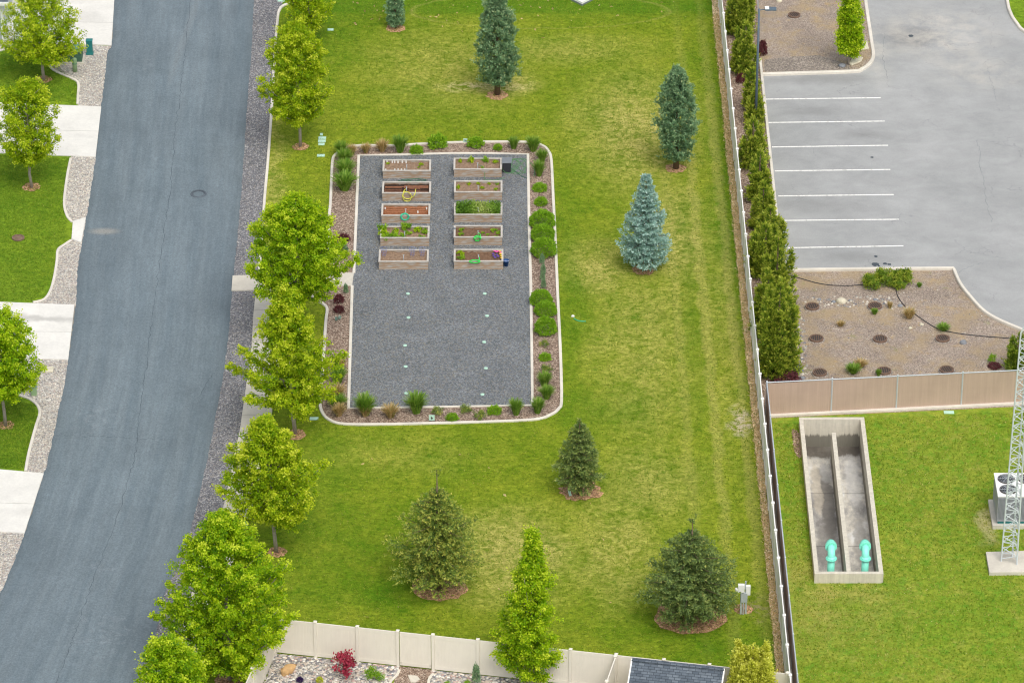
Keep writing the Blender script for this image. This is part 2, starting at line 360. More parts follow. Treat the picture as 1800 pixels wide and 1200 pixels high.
def lot_mat():
    g = NG('old_asphalt', .85, .2)
    a = g.noise(.16, 6, .65); b = g.noise(.7, 7, .72, g.co((.75, 1.1, 1), R(-4)), .5); f = g.noise(13, 4, .8)
    c = g.mix(g.ramp(a, [(.3, 0), (.7, 1)]), lin('#979998'), lin('#a9aaa9'))
    c = g.mix(1, c, g.ramp(b, [(.3, .88), (.65, 1.05)]), 'MULTIPLY')
    for (x, y, rx, ry, k) in ((1600, 65, 2.6, 2.6, .55), (1450, 140, 4.5, 1.0, .4), (1520, 237, 2.4, 1.0, .4), (1450, 360, 4, 1.2, .25), (1500, 455, 3.4, 1, .25), (1430, 195, 3, 1, .25)):
        c = g.mix(g.math('MULTIPLY', g.patch(P(x, y), rx, ry, .95, wob=g.wob(1.5, .8)), k), c, lin('#71716f'))
    for (x, y, rx, ry, k) in ((1650, 60, 5, 5, .45), (1720, 130, 4, 3, .3), (1540, 90, 1.2, 6, .3)):
        c = g.mix(g.math('MULTIPLY', g.patch(P(x, y), rx, ry, .95), g.ramp(g.noise(.7, 6, .7), [(.4, 0), (.65, k*1.6)])), c, lin('#c9c3b7'))
    v = g.n('TexVoronoi', feature='DISTANCE_TO_EDGE'); g.set(v.inputs['Vector'], g.wob(2.2, .7)); v.inputs['Scale'].default_value = .28
    cr = g.math('MULTIPLY', g.ramp(v.outputs['Distance'], [(.0, 1), (.006, 0)]), g.ramp(g.noise(.35, 3), [(.5, 0), (.6, .5)]))
    c = g.mix(cr, c, lin('#77767a')); c = g.mix(1, c, g.ramp(f, [(.3, .93), (.7, 1.08)]), 'MULTIPLY'); g.col(c).bump(f, .3, .02); return g.m
M['lot'] = lot_mat()
M['crack'] = plain('crack_fill', lin('#4c545b'), .9, .2); M['iron'] = plain('road_iron', lin('#5c656d'), .7, .25, 10); M['joint'] = plain('joint', lin('#8e8a80'), .9)
g = NG('line_paint', .6); g.col(g.mix(g.ramp(g.noise(5, 6, .8), [(.36, 1), (.50, 0)]), lin('#f1f0ea'), lin('#b9b8b2'))); M['paint'] = g.m
def vinyl(name, c, axis_scale):
    g = NG(name, .45, .4); n = g.noise(1.2, 4, .6, g.co((1, 1, .5)))
    g.col(g.mix(1, c, g.ramp(n, [(.3, .92), (.7, 1.02)]), 'MULTIPLY')); return g.m
M['vinyl'] = vinyl('cream_vinyl', lin('#e6e0d2'), 1); M['vinylw'] = vinyl('white_vinyl', lin('#ecebe6'), 1)
M['bark'] = plain('bark', lin('#a39a90'), .9, .3, 12, bump=.5); M['barkd'] = plain('brown_bark', lin('#6d5c4c'), .9, .3, 12, bump=.5)
M['maple'] = leaf_mat('maple_leaf', [lin('#58820a'), lin('#94b412'), lin('#c2d026'), lin('#dfe454')], .42)
M['maplebright'] = leaf_mat('bright_leaf', [lin('#50800a'), lin('#8cb40f'), lin('#bcd220'), lin('#dce64c')], .42)
M['pine'] = leaf_mat('pine_needle', [lin('#486a4c'), lin('#688e68'), lin('#8fae82'), lin('#c8cc96')], .2)
M['blue'] = leaf_mat('blue_needle', [lin('#5f8579'), lin('#7ba097'), lin('#9bbdb5'), lin('#c0d6cf')], .15)
M['spruce'] = leaf_mat('spruce_needle', [lin('#4c6634'), lin('#6e8a3e'), lin('#a3ae4c'), lin('#d4cc68')], .25)
M['spruced'] = leaf_mat('dark_spruce_needle', [lin('#51673c'), lin('#6c844a'), lin('#8e9f56'), lin('#c0ba6a')], .25)
M['juniper'] = leaf_mat('juniper_spray', [lin('#46661e'), lin('#74922a'), lin('#a8b53e'), lin('#d0ce60')], .3)
M['gold'] = leaf_mat('golden_spray', [lin('#8f9c1e'), lin('#b3bb2f'), lin('#cdd04c'), lin('#dfdf72')], .25)
M['box'] = leaf_mat('clipped_leaf', [lin('#588818'), lin('#74a21e'), lin('#92b828'), lin('#b0cb44')], .25)
M['gblade'] = leaf_mat('green_blade', [lin('#50782a'), lin('#6c9430'), lin('#8dad44'), lin('#b8c276')], .3)
M['tblade'] = leaf_mat('tan_blade', [lin('#6f7f35'), lin('#b59e6a'), lin('#cdb485'), lin('#e6d2a6')], .3)
M['burg'] = leaf_mat('burgundy_leaf', [lin('#43242a'), lin('#5e3338'), lin('#7a4446'), lin('#6b4a3c')], .15)
M['redleaf'] = leaf_mat('red_leaf', [lin('#7b2236'), lin('#9d3048'), lin('#b84a5c'), lin('#8c2c40')], .2)
M['turf'] = leaf_mat('turf_blade', [lin('#557a18'), lin('#72901e'), lin('#989f38'), lin('#bdb56c')], .3)
M['purple'] = leaf_mat('purple_leaf', [lin('#2f2147'), lin('#433060'), lin('#59447b')], .1)
M['pinkf'] = plain('pink_petal', lin('#e25aa4'), .6); M['yelf'] = plain('yellow_petal', lin('#f0c52a'), .6); M['purf'] = plain('purple_petal', lin('#5c3f9c'), .6)
def wood():
    g = NG('weathered_cedar', .85, .2); v = g.co((1.2, 6, 14)); n = g.noise(1.5, 6, .65, v); m2 = g.noise(2.2, 3, .5, g.co((.8, 1, 5)))
    c = g.ramp(n, [(.3, lin('#80776d')), (.5, lin('#aaa298')), (.7, lin('#c4beb5'))])
    c = g.mix(g.ramp(m2, [(.44, 0), (.56, .8)]), c, lin('#a5886b')); g.col(c).bump(n, .4, .01); return g.m
M['wood'] = wood(); M['rim'] = plain('bleached_rim', lin('#c3bdb3'), .8, .2, 5)
def soil(name, a, b):
    g = NG(name, .95, .1); n = g.noise(9, 5, .8); g.col(g.mix(g.ramp(n, [(.35, 0), (.65, 1)]), lin(a), lin(b))).bump(n, 1, .05); return g.m
M['soil'] = soil('dry_soil', '#7d6654', '#9f8872'); M['soild'] = soil('dark_soil', '#33261f', '#523f35'); M['soilr'] = soil('bark_topped_soil', '#7c4f35', '#a4714f')
M['soilm'] = soil('brown_soil', '#644c3c', '#866b56')
M['grey'] = plain('grey_metal', lin('#8d9399'), .45, .1, 6, .4); M['galv'] = plain('galvanised', lin('#c3cacf'), .5, .1, 8, .3)
M['mastw'] = plain('mast_zinc', lin('#cdd4d6'), .5, .08, 8); M['poleg'] = plain('pole_paint', lin('#5a6a76'), .5, .08); M['white'] = plain('white_paint', lin('#eeeeea'), .5, .08)
M['rust'] = plain('rusty_iron', lin('#80695a'), .85, .4, 9, bump=.3); M['dark'] = plain('dark_metal', lin('#443f3c'), .6, .2)
M['slat'] = NG('privacy_slat', .7, .25); _g = M['slat']
_a = _g.noise(.8, 4); _b = _g.noise(9, 3, .6, _g.co((1, 1, .03))); _g.col(_g.mix(1, _g.mix(1, lin('#bda695'), _g.ramp(_a, [(.3, .93), (.7, 1.05)]), 'MULTIPLY'), _g.ramp(_b, [(.3, .94), (.7, 1.04)]), 'MULTIPLY')); M['slat'] = _g.m
M['aqua'] = plain('turquoise_paint', lin('#8cefd6'), .4, .12, 3, spec=.5)
M['lid'] = plain('pale_turquoise_plastic', lin('#b9dccb'), .5); M['tgreen'] = plain('transformer_green', lin('#6b9277'), .5, .15)
M['tdark'] = plain('transformer_dark', lin('#486b57'), .5, .15); M['teal'] = plain('teal_plastic', lin('#2c7a78'), .45, .12); M['sage'] = plain('sage_plastic', lin('#93b083'), .5, .1)
M['black'] = plain('black_plastic', lin('#3a3c42'), .4, .2); M['bluep'] = plain('blue_plastic', lin('#1c4f8c'), .4, .15)
M['hoseY'] = plain('yellow_hose', lin('#dcd858'), .4); M['hoseT'] = plain('teal_hose', lin('#3fbf95'), .4); M['hoseG'] = plain('green_hose', lin('#3fd056'), .4)
M['hoseD'] = plain('dark_green_hose', lin('#3f6b55'), .5); M['hoseM'] = plain('green_old_hose', lin('#5d8a5c'), .5); M['drip'] = plain('copper_drip_line', lin('#b77c5c'), .5)
M['cable'] = plain('black_line', lin('#33343a'), .5); M['blwire'] = plain('blue_wire', lin('#6d78b0'), .5)
M['glass'] = plain('window_glass', lin('#46525c'), .15, .1)
M['stone'] = plain('boulder', lin('#d2ab78'), .9, .25, 2.5, bump=.6); M['greyrock'] = plain('grey_rock', lin('#8c9095'), .9, .3, 5, bump=.6); M['paler'] = plain('pale_stone', lin('#d4cdb6'), .9, .2, 3, bump=.4)
def shingle():
    g = NG('blue_grey_shingle', .9, .2)
    b = g.n('TexBrick'); g.set(b.inputs['Vector'], g.co()); b.inputs['Scale'].default_value = 1; b.inputs['Brick Width'].default_value = .28; b.inputs['Row Height'].default_value = .13
    b.inputs['Mortar Size'].default_value = .012; b.offset = .37
    b.inputs['Color1'].default_value = (*lin('#515a64'), 1); b.inputs['Color2'].default_value = (*lin('#6e7780'), 1); b.inputs['Mortar'].default_value = (*lin('#3c434b'), 1)
    c = g.mix(1, b.outputs['Color'], g.ramp(g.noise(3, 5, .7), [(.3, .8), (.7, 1.2)]), 'MULTIPLY'); g.col(c).bump(b.outputs['Fac'], -.4, .02); return g.m
M['shingle'] = shingle()
def basin_mat():
    g = NG('basin_concrete', .85, .25); b = g.noise(6, 5, .7); zs = g.noise(3, 5, .7, g.co((1.5, 1.5, .15)))
    c = g.mix(1, lin('#d3cdbc'), g.ramp(zs, [(.3, .78), (.65, 1.03)]), 'MULTIPLY'); c = g.mix(1, c, g.ramp(b, [(.3, .93), (.7, 1.05)]), 'MULTIPLY')
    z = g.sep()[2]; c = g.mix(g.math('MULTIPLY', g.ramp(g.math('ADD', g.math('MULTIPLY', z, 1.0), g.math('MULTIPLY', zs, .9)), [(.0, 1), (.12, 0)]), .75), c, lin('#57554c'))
    g.col(c).bump(b, .2); return g.m
M['basin'] = basin_mat()
def bfloor():
    g = NG('stained_basin_floor', .6, .4); n = g.noise(.75, 6, .7, g.co((1, .5, 1))); n2 = g.noise(3, 5, .7)
    c = g.ramp(n, [(.36, lin('#918e8a')), (.47, lin('#b4b1ac')), (.53, lin('#d0cbbf')), (.66, lin('#e8e8e5'))])
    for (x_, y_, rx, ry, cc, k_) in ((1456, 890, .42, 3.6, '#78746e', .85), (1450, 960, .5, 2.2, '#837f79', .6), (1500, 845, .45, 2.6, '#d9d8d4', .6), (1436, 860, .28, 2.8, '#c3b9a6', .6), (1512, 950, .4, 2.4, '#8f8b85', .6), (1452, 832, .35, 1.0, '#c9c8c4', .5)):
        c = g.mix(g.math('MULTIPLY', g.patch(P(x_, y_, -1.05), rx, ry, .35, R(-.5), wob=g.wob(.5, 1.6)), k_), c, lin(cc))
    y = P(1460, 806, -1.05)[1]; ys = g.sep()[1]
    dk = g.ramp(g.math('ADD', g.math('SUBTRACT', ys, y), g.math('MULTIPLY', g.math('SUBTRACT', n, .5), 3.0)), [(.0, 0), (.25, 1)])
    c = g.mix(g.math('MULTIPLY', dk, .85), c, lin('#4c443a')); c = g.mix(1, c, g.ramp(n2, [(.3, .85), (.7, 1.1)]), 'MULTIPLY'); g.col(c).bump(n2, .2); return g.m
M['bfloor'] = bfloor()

# ------------------------------------------------------------------ ground sheets
BH = .52   # basin rim height
rim = [P(1404.5, 733, BH), P(1519, 733, BH), P(1553, 1008, BH), P(1432, 1008, BH)]
def shrink(q, d):
    c = sum(q)/4; out = []
    n = len(q)
    for i in range(n):
        a, b, e = q[i-1], q[i], q[(i+1) % n]
        u = (a-b)/np.linalg.norm(a-b); v = (e-b)/np.linalg.norm(e-b); s_ = abs(u[0]*v[1]-u[1]*v[0])
        out.append(b+(u+v)*d/s_)
    return out
hole = [p[:2] for p in shrink(rim, .1)]
def framed(name, outer, inner, z, mat):
    m = MB(); v = [(p[0], p[1], z) for p in outer]+[(p[0], p[1], z) for p in inner]
    m.add(v, [(i, (i+1) % 4, 4+(i+1) % 4, 4+i) for i in range(4)]); o = m.build(name, mat)
    if o.data.polygons[0].normal.z < 0: o.data.flip_normals()
    return struct(o)
framed('ground', [(-1500, 1500), (1500, 1500), (1500, -1500), (-1500, -1500)], hole, 0, M['park'])
# long fence lines (post tops measured at 1.9 m)
FH = 1.9
fA, fB = P(1275, 57, FH)[:2], P(1389, 1187, FH)[:2]; fd = (fB-fA)/np.linalg.norm(fB-fA)
cA, cB = P(1348, 672, FH)[:2], P(1403, 1200, FH)[:2]; cdv = (cB-cA)/np.linalg.norm(cB-cA)
eB = P(1800, 650, FH)[:2]; ed = (eB-cA)/np.linalg.norm(eB-cA)
framed('field_grass', [cA, cA+ed*60, cA+ed*60+cdv*70, cA+cdv*70], hole, .004, M['field'])
# road
roadL = [(214, -220), (207, -90), (201, 0), (196, 81), (190, 90), (183, 147), (178, 187), (168, 277), (160, 333), (149, 400), (137, 467), (133, 533), (120, 633), (108, 700), (86, 800), (77, 833), (43, 938), (1, 1042), (-50, 1150), (-110, 1280), (-190, 1420)]
roadR = [(452, -220), (449, -90), (446, 0), (442, 93), (437, 150), (433, 207), (428, 283), (422, 367), (417, 420), (408, 510), (402, 587), (393, 653), (385, 700), (367, 795), (343, 900), (322, 970), (293, 1033), (280, 1087), (268, 1133), (253, 1167), (238, 1210), (205, 1290), (150, 1420)]
rl = spline(pp(roadL), 5); rr = spline(pp(roadR), 5)
random.seed(4)
rl2 = [p+np.array([random.uniform(-.035, .035), 0]) for p in rl]; rr2 = [p+np.array([random.uniform(-.03, .03), 0]) for p in rr]
ys_ = np.linspace(max(rl[-1][1], rr[-1][1]), min(rl[0][1], rr[0][1]), 420)
xl_ = np.interp(ys_, [p[1] for p in rl][::-1], [p[0] for p in rl][::-1])+np.array([random.uniform(-.03, .03) for _ in ys_])
xr_ = np.interp(ys_, [p[1] for p in rr][::-1], [p[0] for p in rr][::-1])+np.array([random.uniform(-.025, .025) for _ in ys_])
mb_ = MB(); NC = 12; mb_.add([(xl_[i]+(xr_[i]-xl_[i])*k/NC, ys_[i], .016) for i in range(420) for k in range(NC+1)], [(i*(NC+1)+k, i*(NC+1)+k+1, (i+1)*(NC+1)+k+1, (i+1)*(NC+1)+k) for i in range(419) for k in range(NC)])
ro = struct(mb_.build('road', M['road'])); at_ = ro.data.attributes.new('across', 'FLOAT', 'POINT'); at_.data.foreach_set('value', np.tile(np.arange(NC+1)/NC, 420).astype(np.float32))
def widths(n, a, b): return [random.uniform(a, b) for _ in range(n)]
crk = spline(pp([(335, -30), (328, 80), (320, 133), (315, 180), (308, 230), (303, 300), (290, 400), (278, 480), (268, 560), (260, 620), (250, 700), (240, 770), (233, 820), (208, 900), (180, 980), (160, 1030), (140, 1090), (125, 1130), (100, 1195), (80, 1250)]), 12)
crk = [p+np.array([random.uniform(-.07, .07), random.uniform(-.07, .07)]) for p in crk]
flat_ribbon('road_crack', crk, widths(len(crk), .006, .026), .020, M['crack'])
for pts in ([(100, 765), (150, 767), (200, 768), (245, 771), (300, 772)], [(350, 700), (365, 670), (378, 655)]):
    q = spline(pp(pts), 10); q = [p+np.array([random.uniform(-.03, .03), random.uniform(-.08, .08)]) for p in q]
    flat_ribbon('road_crack', q, widths(len(q), .006, .025), .020, M['crack'])
# left side: river rock strip under everything, lawns are the ground; yard lawns as their own sheets
def psheet(name, pts, z, mat, smooth=0, **k): return sheet(name, spline(pp(pts), smooth, True) if smooth else pp(pts), z, mat, **k)
def edge(a, b, src=roadL):   # road edge pixels between two rows
    return [(x+3, y) for x, y in src if a < y < b]
psheet('road_shoulder', [(x-7, y) for x, y in roadL]+[(x+8, y) for x, y in roadR[::-1]], .009, M['joint'])
psheet('yard_lawn', [(-200, -200), (215, -200), (40, 1400), (-400, 1400)], .004, M['yard'])
psheet('river_rock_bed', [(100, 76), (199, 82)]+edge(84, 185)+[(181, 190), (137, 190), (138, 150), (133, 142), (113, 133), (93, 123), (85, 110), (89, 100), (100, 92), (97, 84)], .010, M['rock'])
psheet('river_rock_bed', [(-40, 68), (22, 68), (21, 78), (12, 86), (0, 90), (-40, 95)], .010, M['rock'])
psheet('river_rock_bed', [(125, 275), (171, 275)]+edge(280, 530)+[(136, 538), (55, 536), (60, 533), (77, 527), (88, 513), (95, 490), (100, 460), (102, 440), (113, 432), (125, 423), (128, 392), (118, 380), (113, 360), (115, 333), (120, 300)], .010, M['rock'])
psheet('river_rock_bed', [(30, 630), (123, 630)]+edge(635, 829)+[(80, 836), (45, 832), (50, 800), (53, 787), (63, 750), (70, 727), (67, 713), (53, 702), (40, 697), (20, 690)], .010, M['rock'])
psheet('river_rock_bed', [(-60, 932), (46, 935), (4, 1042), (-47, 1150), (-107, 1280), (-260, 1280)], .010, M['rock'])
def kerb(pts, wd=.14, h=.07, mat='kerb', z=.0, k=6, name='kerb'):
    return ribbon(name, spline(pp(pts), k), wd, z, h, M[mat])
kerb([(96, 84), (99, 91), (89, 100), (85, 110), (93, 123), (113, 133), (133, 142), (138, 150), (137, 170), (136.5, 184)])
kerb([(22, 73), (21, 78), (12, 86), (0, 90), (-40, 94)])
kerb([(124.5, 279), (120, 300), (115, 333), (113, 360), (118, 380), (127, 391)])
kerb([(125, 423), (113, 431), (102, 440), (100, 460), (95, 490), (88, 513), (77, 527), (58, 532)])
kerb([(20, 690), (40, 697), (53, 702), (66, 713), (70, 727), (63, 750), (53, 787), (49, 805), (45, 828)])
def slab(name, pts, z=.06, mat='drive', sm=0): return psheet(name, pts, z, M[mat], sm, thick=.1)
slab('driveway', [(-300, -180), (212, -180), (205, -60), (201, 0), (196, 81), (96, 77), (22, 72), (-300, 66)])
slab('driveway', [(-300, 172), (0, 182), (178, 189), (168, 277), (0, 270), (-300, 262)])
slab('driveway', [(-300, 528), (0, 532), (131, 537), (120, 633), (0, 630), (-300, 622)])
slab('driveway', [(-300, 816), (0, 826), (77, 833), (43, 938), (0, 935), (-300, 925)])
slab('driveway_apron', [(128, 390), (151, 383), (143, 427), (126, 421)], .05)
for a, b in (((-300, 219), (173, 231)), ((-300, 874), (60, 885)), ((112, -60), (106, 78)), ((-300, 32), (199, 40)), ((-300, 580), (126, 583))):
    flat_ribbon('driveway_joint', pp([a, b], .06), .02, .064, M['joint'])
# kerb and dark gravel strip right of the road
kerbR = [(560, 4), (530, 5), (512, 7), (497, 12), (490, 22), (487.5, 40), (485, 67), (482, 110), (477, 200), (471, 283), (465, 350), (462, 400), (459, 430), (455, 487)]
walkL = [(453, 485), (450, 511), (445, 560), (442, 613), (434, 670), (427, 720), (421, 760), (412, 800), (390, 903), (365, 970), (342, 1030), (325, 1080), (308, 1143), (288, 1205), (250, 1290), (200, 1420)]
walkR = [(x+(52 if y > 520 else 50), y) for x, y in walkL]
psheet('gravel_verge', [(x-3, y) for x, y in roadR]+[(x+4, y) for x, y in walkL[::-1]]+[(x, y) for x, y in kerbR[::-1][:-5]]+[(497, 4), (503, -220)], .010, M['verge'])
ribbon('kerb', spline(pp(kerbR), 6), .15, 0, .10, M['kerb'])
wl = spline(pp(walkL[1:]), 4); wr = spline(pp(walkR[1:]), 4)
sheet('sidewalk', wl+wr[::-1], .06, M['concrete'], thick=.1)
n = len(wl); acc = 0
for i in range(1, n):
    acc += np.linalg.norm(wl[i]-wl[i-1])
    if acc > 1.5: acc = 0; flat_ribbon('sidewalk_joint', [wl[i], wr[i]], .025, .064, M['joint'])
psheet('garden_walkway', [(409, 486), (453, 484.5), (622, 481), (619, 503), (501, 509), (450, 511.3), (407, 512)], .066, M['concrete'], thick=.1)
# garden: mulch bed with kerb, gravel court with kerb
gout = [(548, 521), (556, 528), (568, 535), (575, 544), (573, 563), (571, 591), (568, 640), (563, 699), (565, 722), (578, 738), (606, 746), (670, 746.5), (744, 745), (856, 742), (939, 738), (967, 730), (982, 719), (987, 702), (985, 619), (981, 536), (979, 490), (976, 422), (972, 339), (969, 283), (964, 267), (953, 257), (925, 251), (856, 250.5), (786, 252), (742, 254), (689, 257), (631, 257), (605, 262), (592, 271), (585, 281), (583, 311), (581, 356), (579, 378), (577, 430), (574, 481)]
go = spline(pp(gout), 5)
sheet('mulch_bed', go+[p for p in pp([(574, 481), (548, 515)])], .010, M['mulch'])
ribbon('kerb', go, .15, 0, .09, M['kerb'])
court = [(631, 274), (789, 270.5), (927, 272), (930, 394), (933, 500), (937, 714), (612, 719), (619, 505), (623, 420)]
psheet('gravel_court', court, .016, M['gravel'])
ribbon('kerb', pp([(619, 503), (612.5, 718.5), (700, 717), (936, 713), (933, 500), (930, 394), (928, 272), (860, 270.5), (789, 270.5), (700, 273), (630.5, 274), (622, 481)]), .15, 0, .07, M['kerb'])
# strip between fences, planting strip, parking lot, islands
sheet('planting_strip', [fA-fd*40, *[p for p in pp([(1340, -250), (1336, 107), (1342, 163), (1352, 257), (1360, 333), (1366, 390), (1381, 480), (1405, 560)])], cA+ed*1.2, cA, cA+cdv*60, fB+fd*24], .008, M['mulch'])
lotL = [(1326, -200), (1331, 0), (1336, 107), (1342, 163), (1352, 257), (1360, 333), (1366, 390), (1381, 478)]
lotB = [(1387, 477), (1500, 475.5), (1676, 474)]; lotC = [(1676, 474), (1687, 499), (1705, 523), (1735, 553), (1784, 577), (1850, 600), (1990, 630)]
psheet('parking_lot', lotL+lotB[:-1]+[(1676, 474), (1687, 499), (1705, 523), (1735, 553), (1784, 577), (1850, 600), (1990, 630), (2500, 640), (2500, -400), (1320, -400)], .012, M['lot'])
psheet('dirt_bed', [(1383, 476), (1676, 475)]+lotC[1:]+[(2100, 640), (2100, 700), (1352, 735), (1340, 600)], .006, M['dirt'])
ribbon('kerb', pp(lotL[2:]), .16, 0, .15, M['kerb'])
ribbon('kerb', pp([(1381, 478)])+pp(lotB)[:-1]+spline(pp(lotC), 6), .17, 0, .16, M['kerb'])
isl = [(1340, 133), (1400, 131.5), (1500, 128), (1515, 124), (1526, 117), (1533, 108), (1535, 98), (1533, 83), (1528, 50), (1521, 0), (1512, -90)]
sheet('dirt_island', spline(pp(isl), 5)+pp([(1512, -300), (1327, -300), (1336, 107)]), .09, M['dirt'], thick=.1)
ribbon('kerb', spline(pp(isl), 5), .2, 0, .17, M['kerb'])
psheet('gravel_patch', [(1343, 129), (1495, 127), (1492, 116), (1440, 100), (1380, 103), (1344, 108)], .094, M['dirtg'])
cor = [(1762, -80), (1770, 0), (1777, 27), (1787, 43), (1800, 57), (1840, 75), (1960, 90)]
sheet('corner_lawn', spline(pp(cor), 5)+pp([(1990, -80)]), .08, M['yard'], thick=.1)
ribbon('kerb', spline(pp(cor), 5), .18, 0, .16, M['kerb'])
for (xa, xb, ya, yb) in ((1345, 1548, 175, 172.5), (1351, 1555, 216, 213.5), (1357, 1561, 259, 256), (1362, 1565, 301, 298.5), (1368, 1571, 345, 342.5), (1378, 1580, 388, 386), (1382, 1588, 436, 432.5)):
    flat_ribbon('parking_line', pp([(xa, ya), (xb, yb)]), .11, .016, M['paint'])
random.seed(11)
for pts in ([(1736, 118), (1741, 140), (1747, 160), (1752, 178)], [(1717, 245), (1722, 268), (1721, 290), (1728, 312), (1733, 350), (1745, 392)], [(1560, 140), (1552, 100), (1556, 60)], [(1685, 480), (1702, 470), (1730, 462)]):
    q = spline(pp(pts), 14); q = [p+np.array([random.uniform(-.06, .06), random.uniform(-.06, .06)]) for p in q]
    flat_ribbon('asphalt_crack', q, widths(len(q), .004, .016), .016, M['iron'])
for x, y, r_ in ((1540, 451, .10), (1538, 465, .2), (1556, 464, .12), (1563, 465, .1), (1545, 468, .08), (1601, 64, .16), (1533, 277, .09)):
    c_ = P(x, y); sheet('oil_spot', [(c_[0]+math.cos(a/12*6.283)*r_*random.uniform(.75, 1.2), c_[1]+math.sin(a/12*6.283)*r_*random.uniform(.75, 1.2)) for a in range(12)], .0165, M['crack'])
# straw edge left of the long fence
nrm = np.array([-fd[1], fd[0]]); nrm = nrm if nrm[0] < 0 else -nrm
sp = [fA-fd*24+fd*i*.35 for i in range(int((np.linalg.norm(fB-fA)+24)/.35))]
flat_ribbon('straw_strip', [p+nrm*.2 for p in sp], [random.uniform(.26, .44) for _ in sp], .012, M['straw'])
# south yards
sfy = lambda x, h: P(x, 1094+(x-554)*.1075, h)
psheet('white_rock_bed', [(483, 1148), (554, 1155), (628, 1163), (702, 1171), (700, 1178), (694, 1188), (685, 1205), (660, 1400), (380, 1400), (467, 1198)], .010, M['whiterock'])
psheet('white_rock_bed', [(760, 1177), (1100, 1214), (1100, 1400), (760, 1400), (752, 1195)], .010, M['whiterock'])
psheet('bare_soil', [(692, 1169), (764, 1177), (756, 1192), (754, 1230), (680, 1230), (696, 1188)], .008, M['mulch'])
kerb([(702, 1177), (697, 1187), (686, 1199), (680, 1225)], .12, .05); kerb([(762, 1184), (756, 1190), (753, 1200), (752, 1225)], .12, .05)
psheet('paving_stone', [(717, 1187), (733, 1188), (738, 1194), (731, 1199), (722, 1199)], .05, M['concrete'], thick=.05)

# mulch rings under trees
def ring(px, py, rpx, ky=1.0, seed=0, mat='ring', spread=.12):
    c = P(px, py); r = rpx/S(py); rs = random.Random(seed+int(px)); m = []
    for i in range(28):
        a = 2*math.pi*i/28; k = r*(1+rs.uniform(-spread, spread)); m.append((c[0]+math.cos(a)*k, c[1]+math.sin(a)*k*ky))
    sheet('mulch_ring', m, .014, M[mat])
    m2 = [(c[0]+(p[0]-c[0])*1.0, c[1]+(p[1]-c[1])*1.0) for p in m]
for a in ((77, 140, 15), (55, 329, 16), (10, 747, 15), (528, 258, 15), (519, 764, 19), (487, 970, 17), (874, 167, 19), (1188, 296, 18), (1131, 474, 20), (695, 50, 17), (545, 78, 14), (525, 590, 15), (403, 1195, 24), (1306, 1070, 17)):
    ring(*a)
ring(1020, 862, 38, .9, spread=.16); ring(774, 1030, 48, .95, spread=.1); ring(1213, 1083, 64, .85, spread=.08)

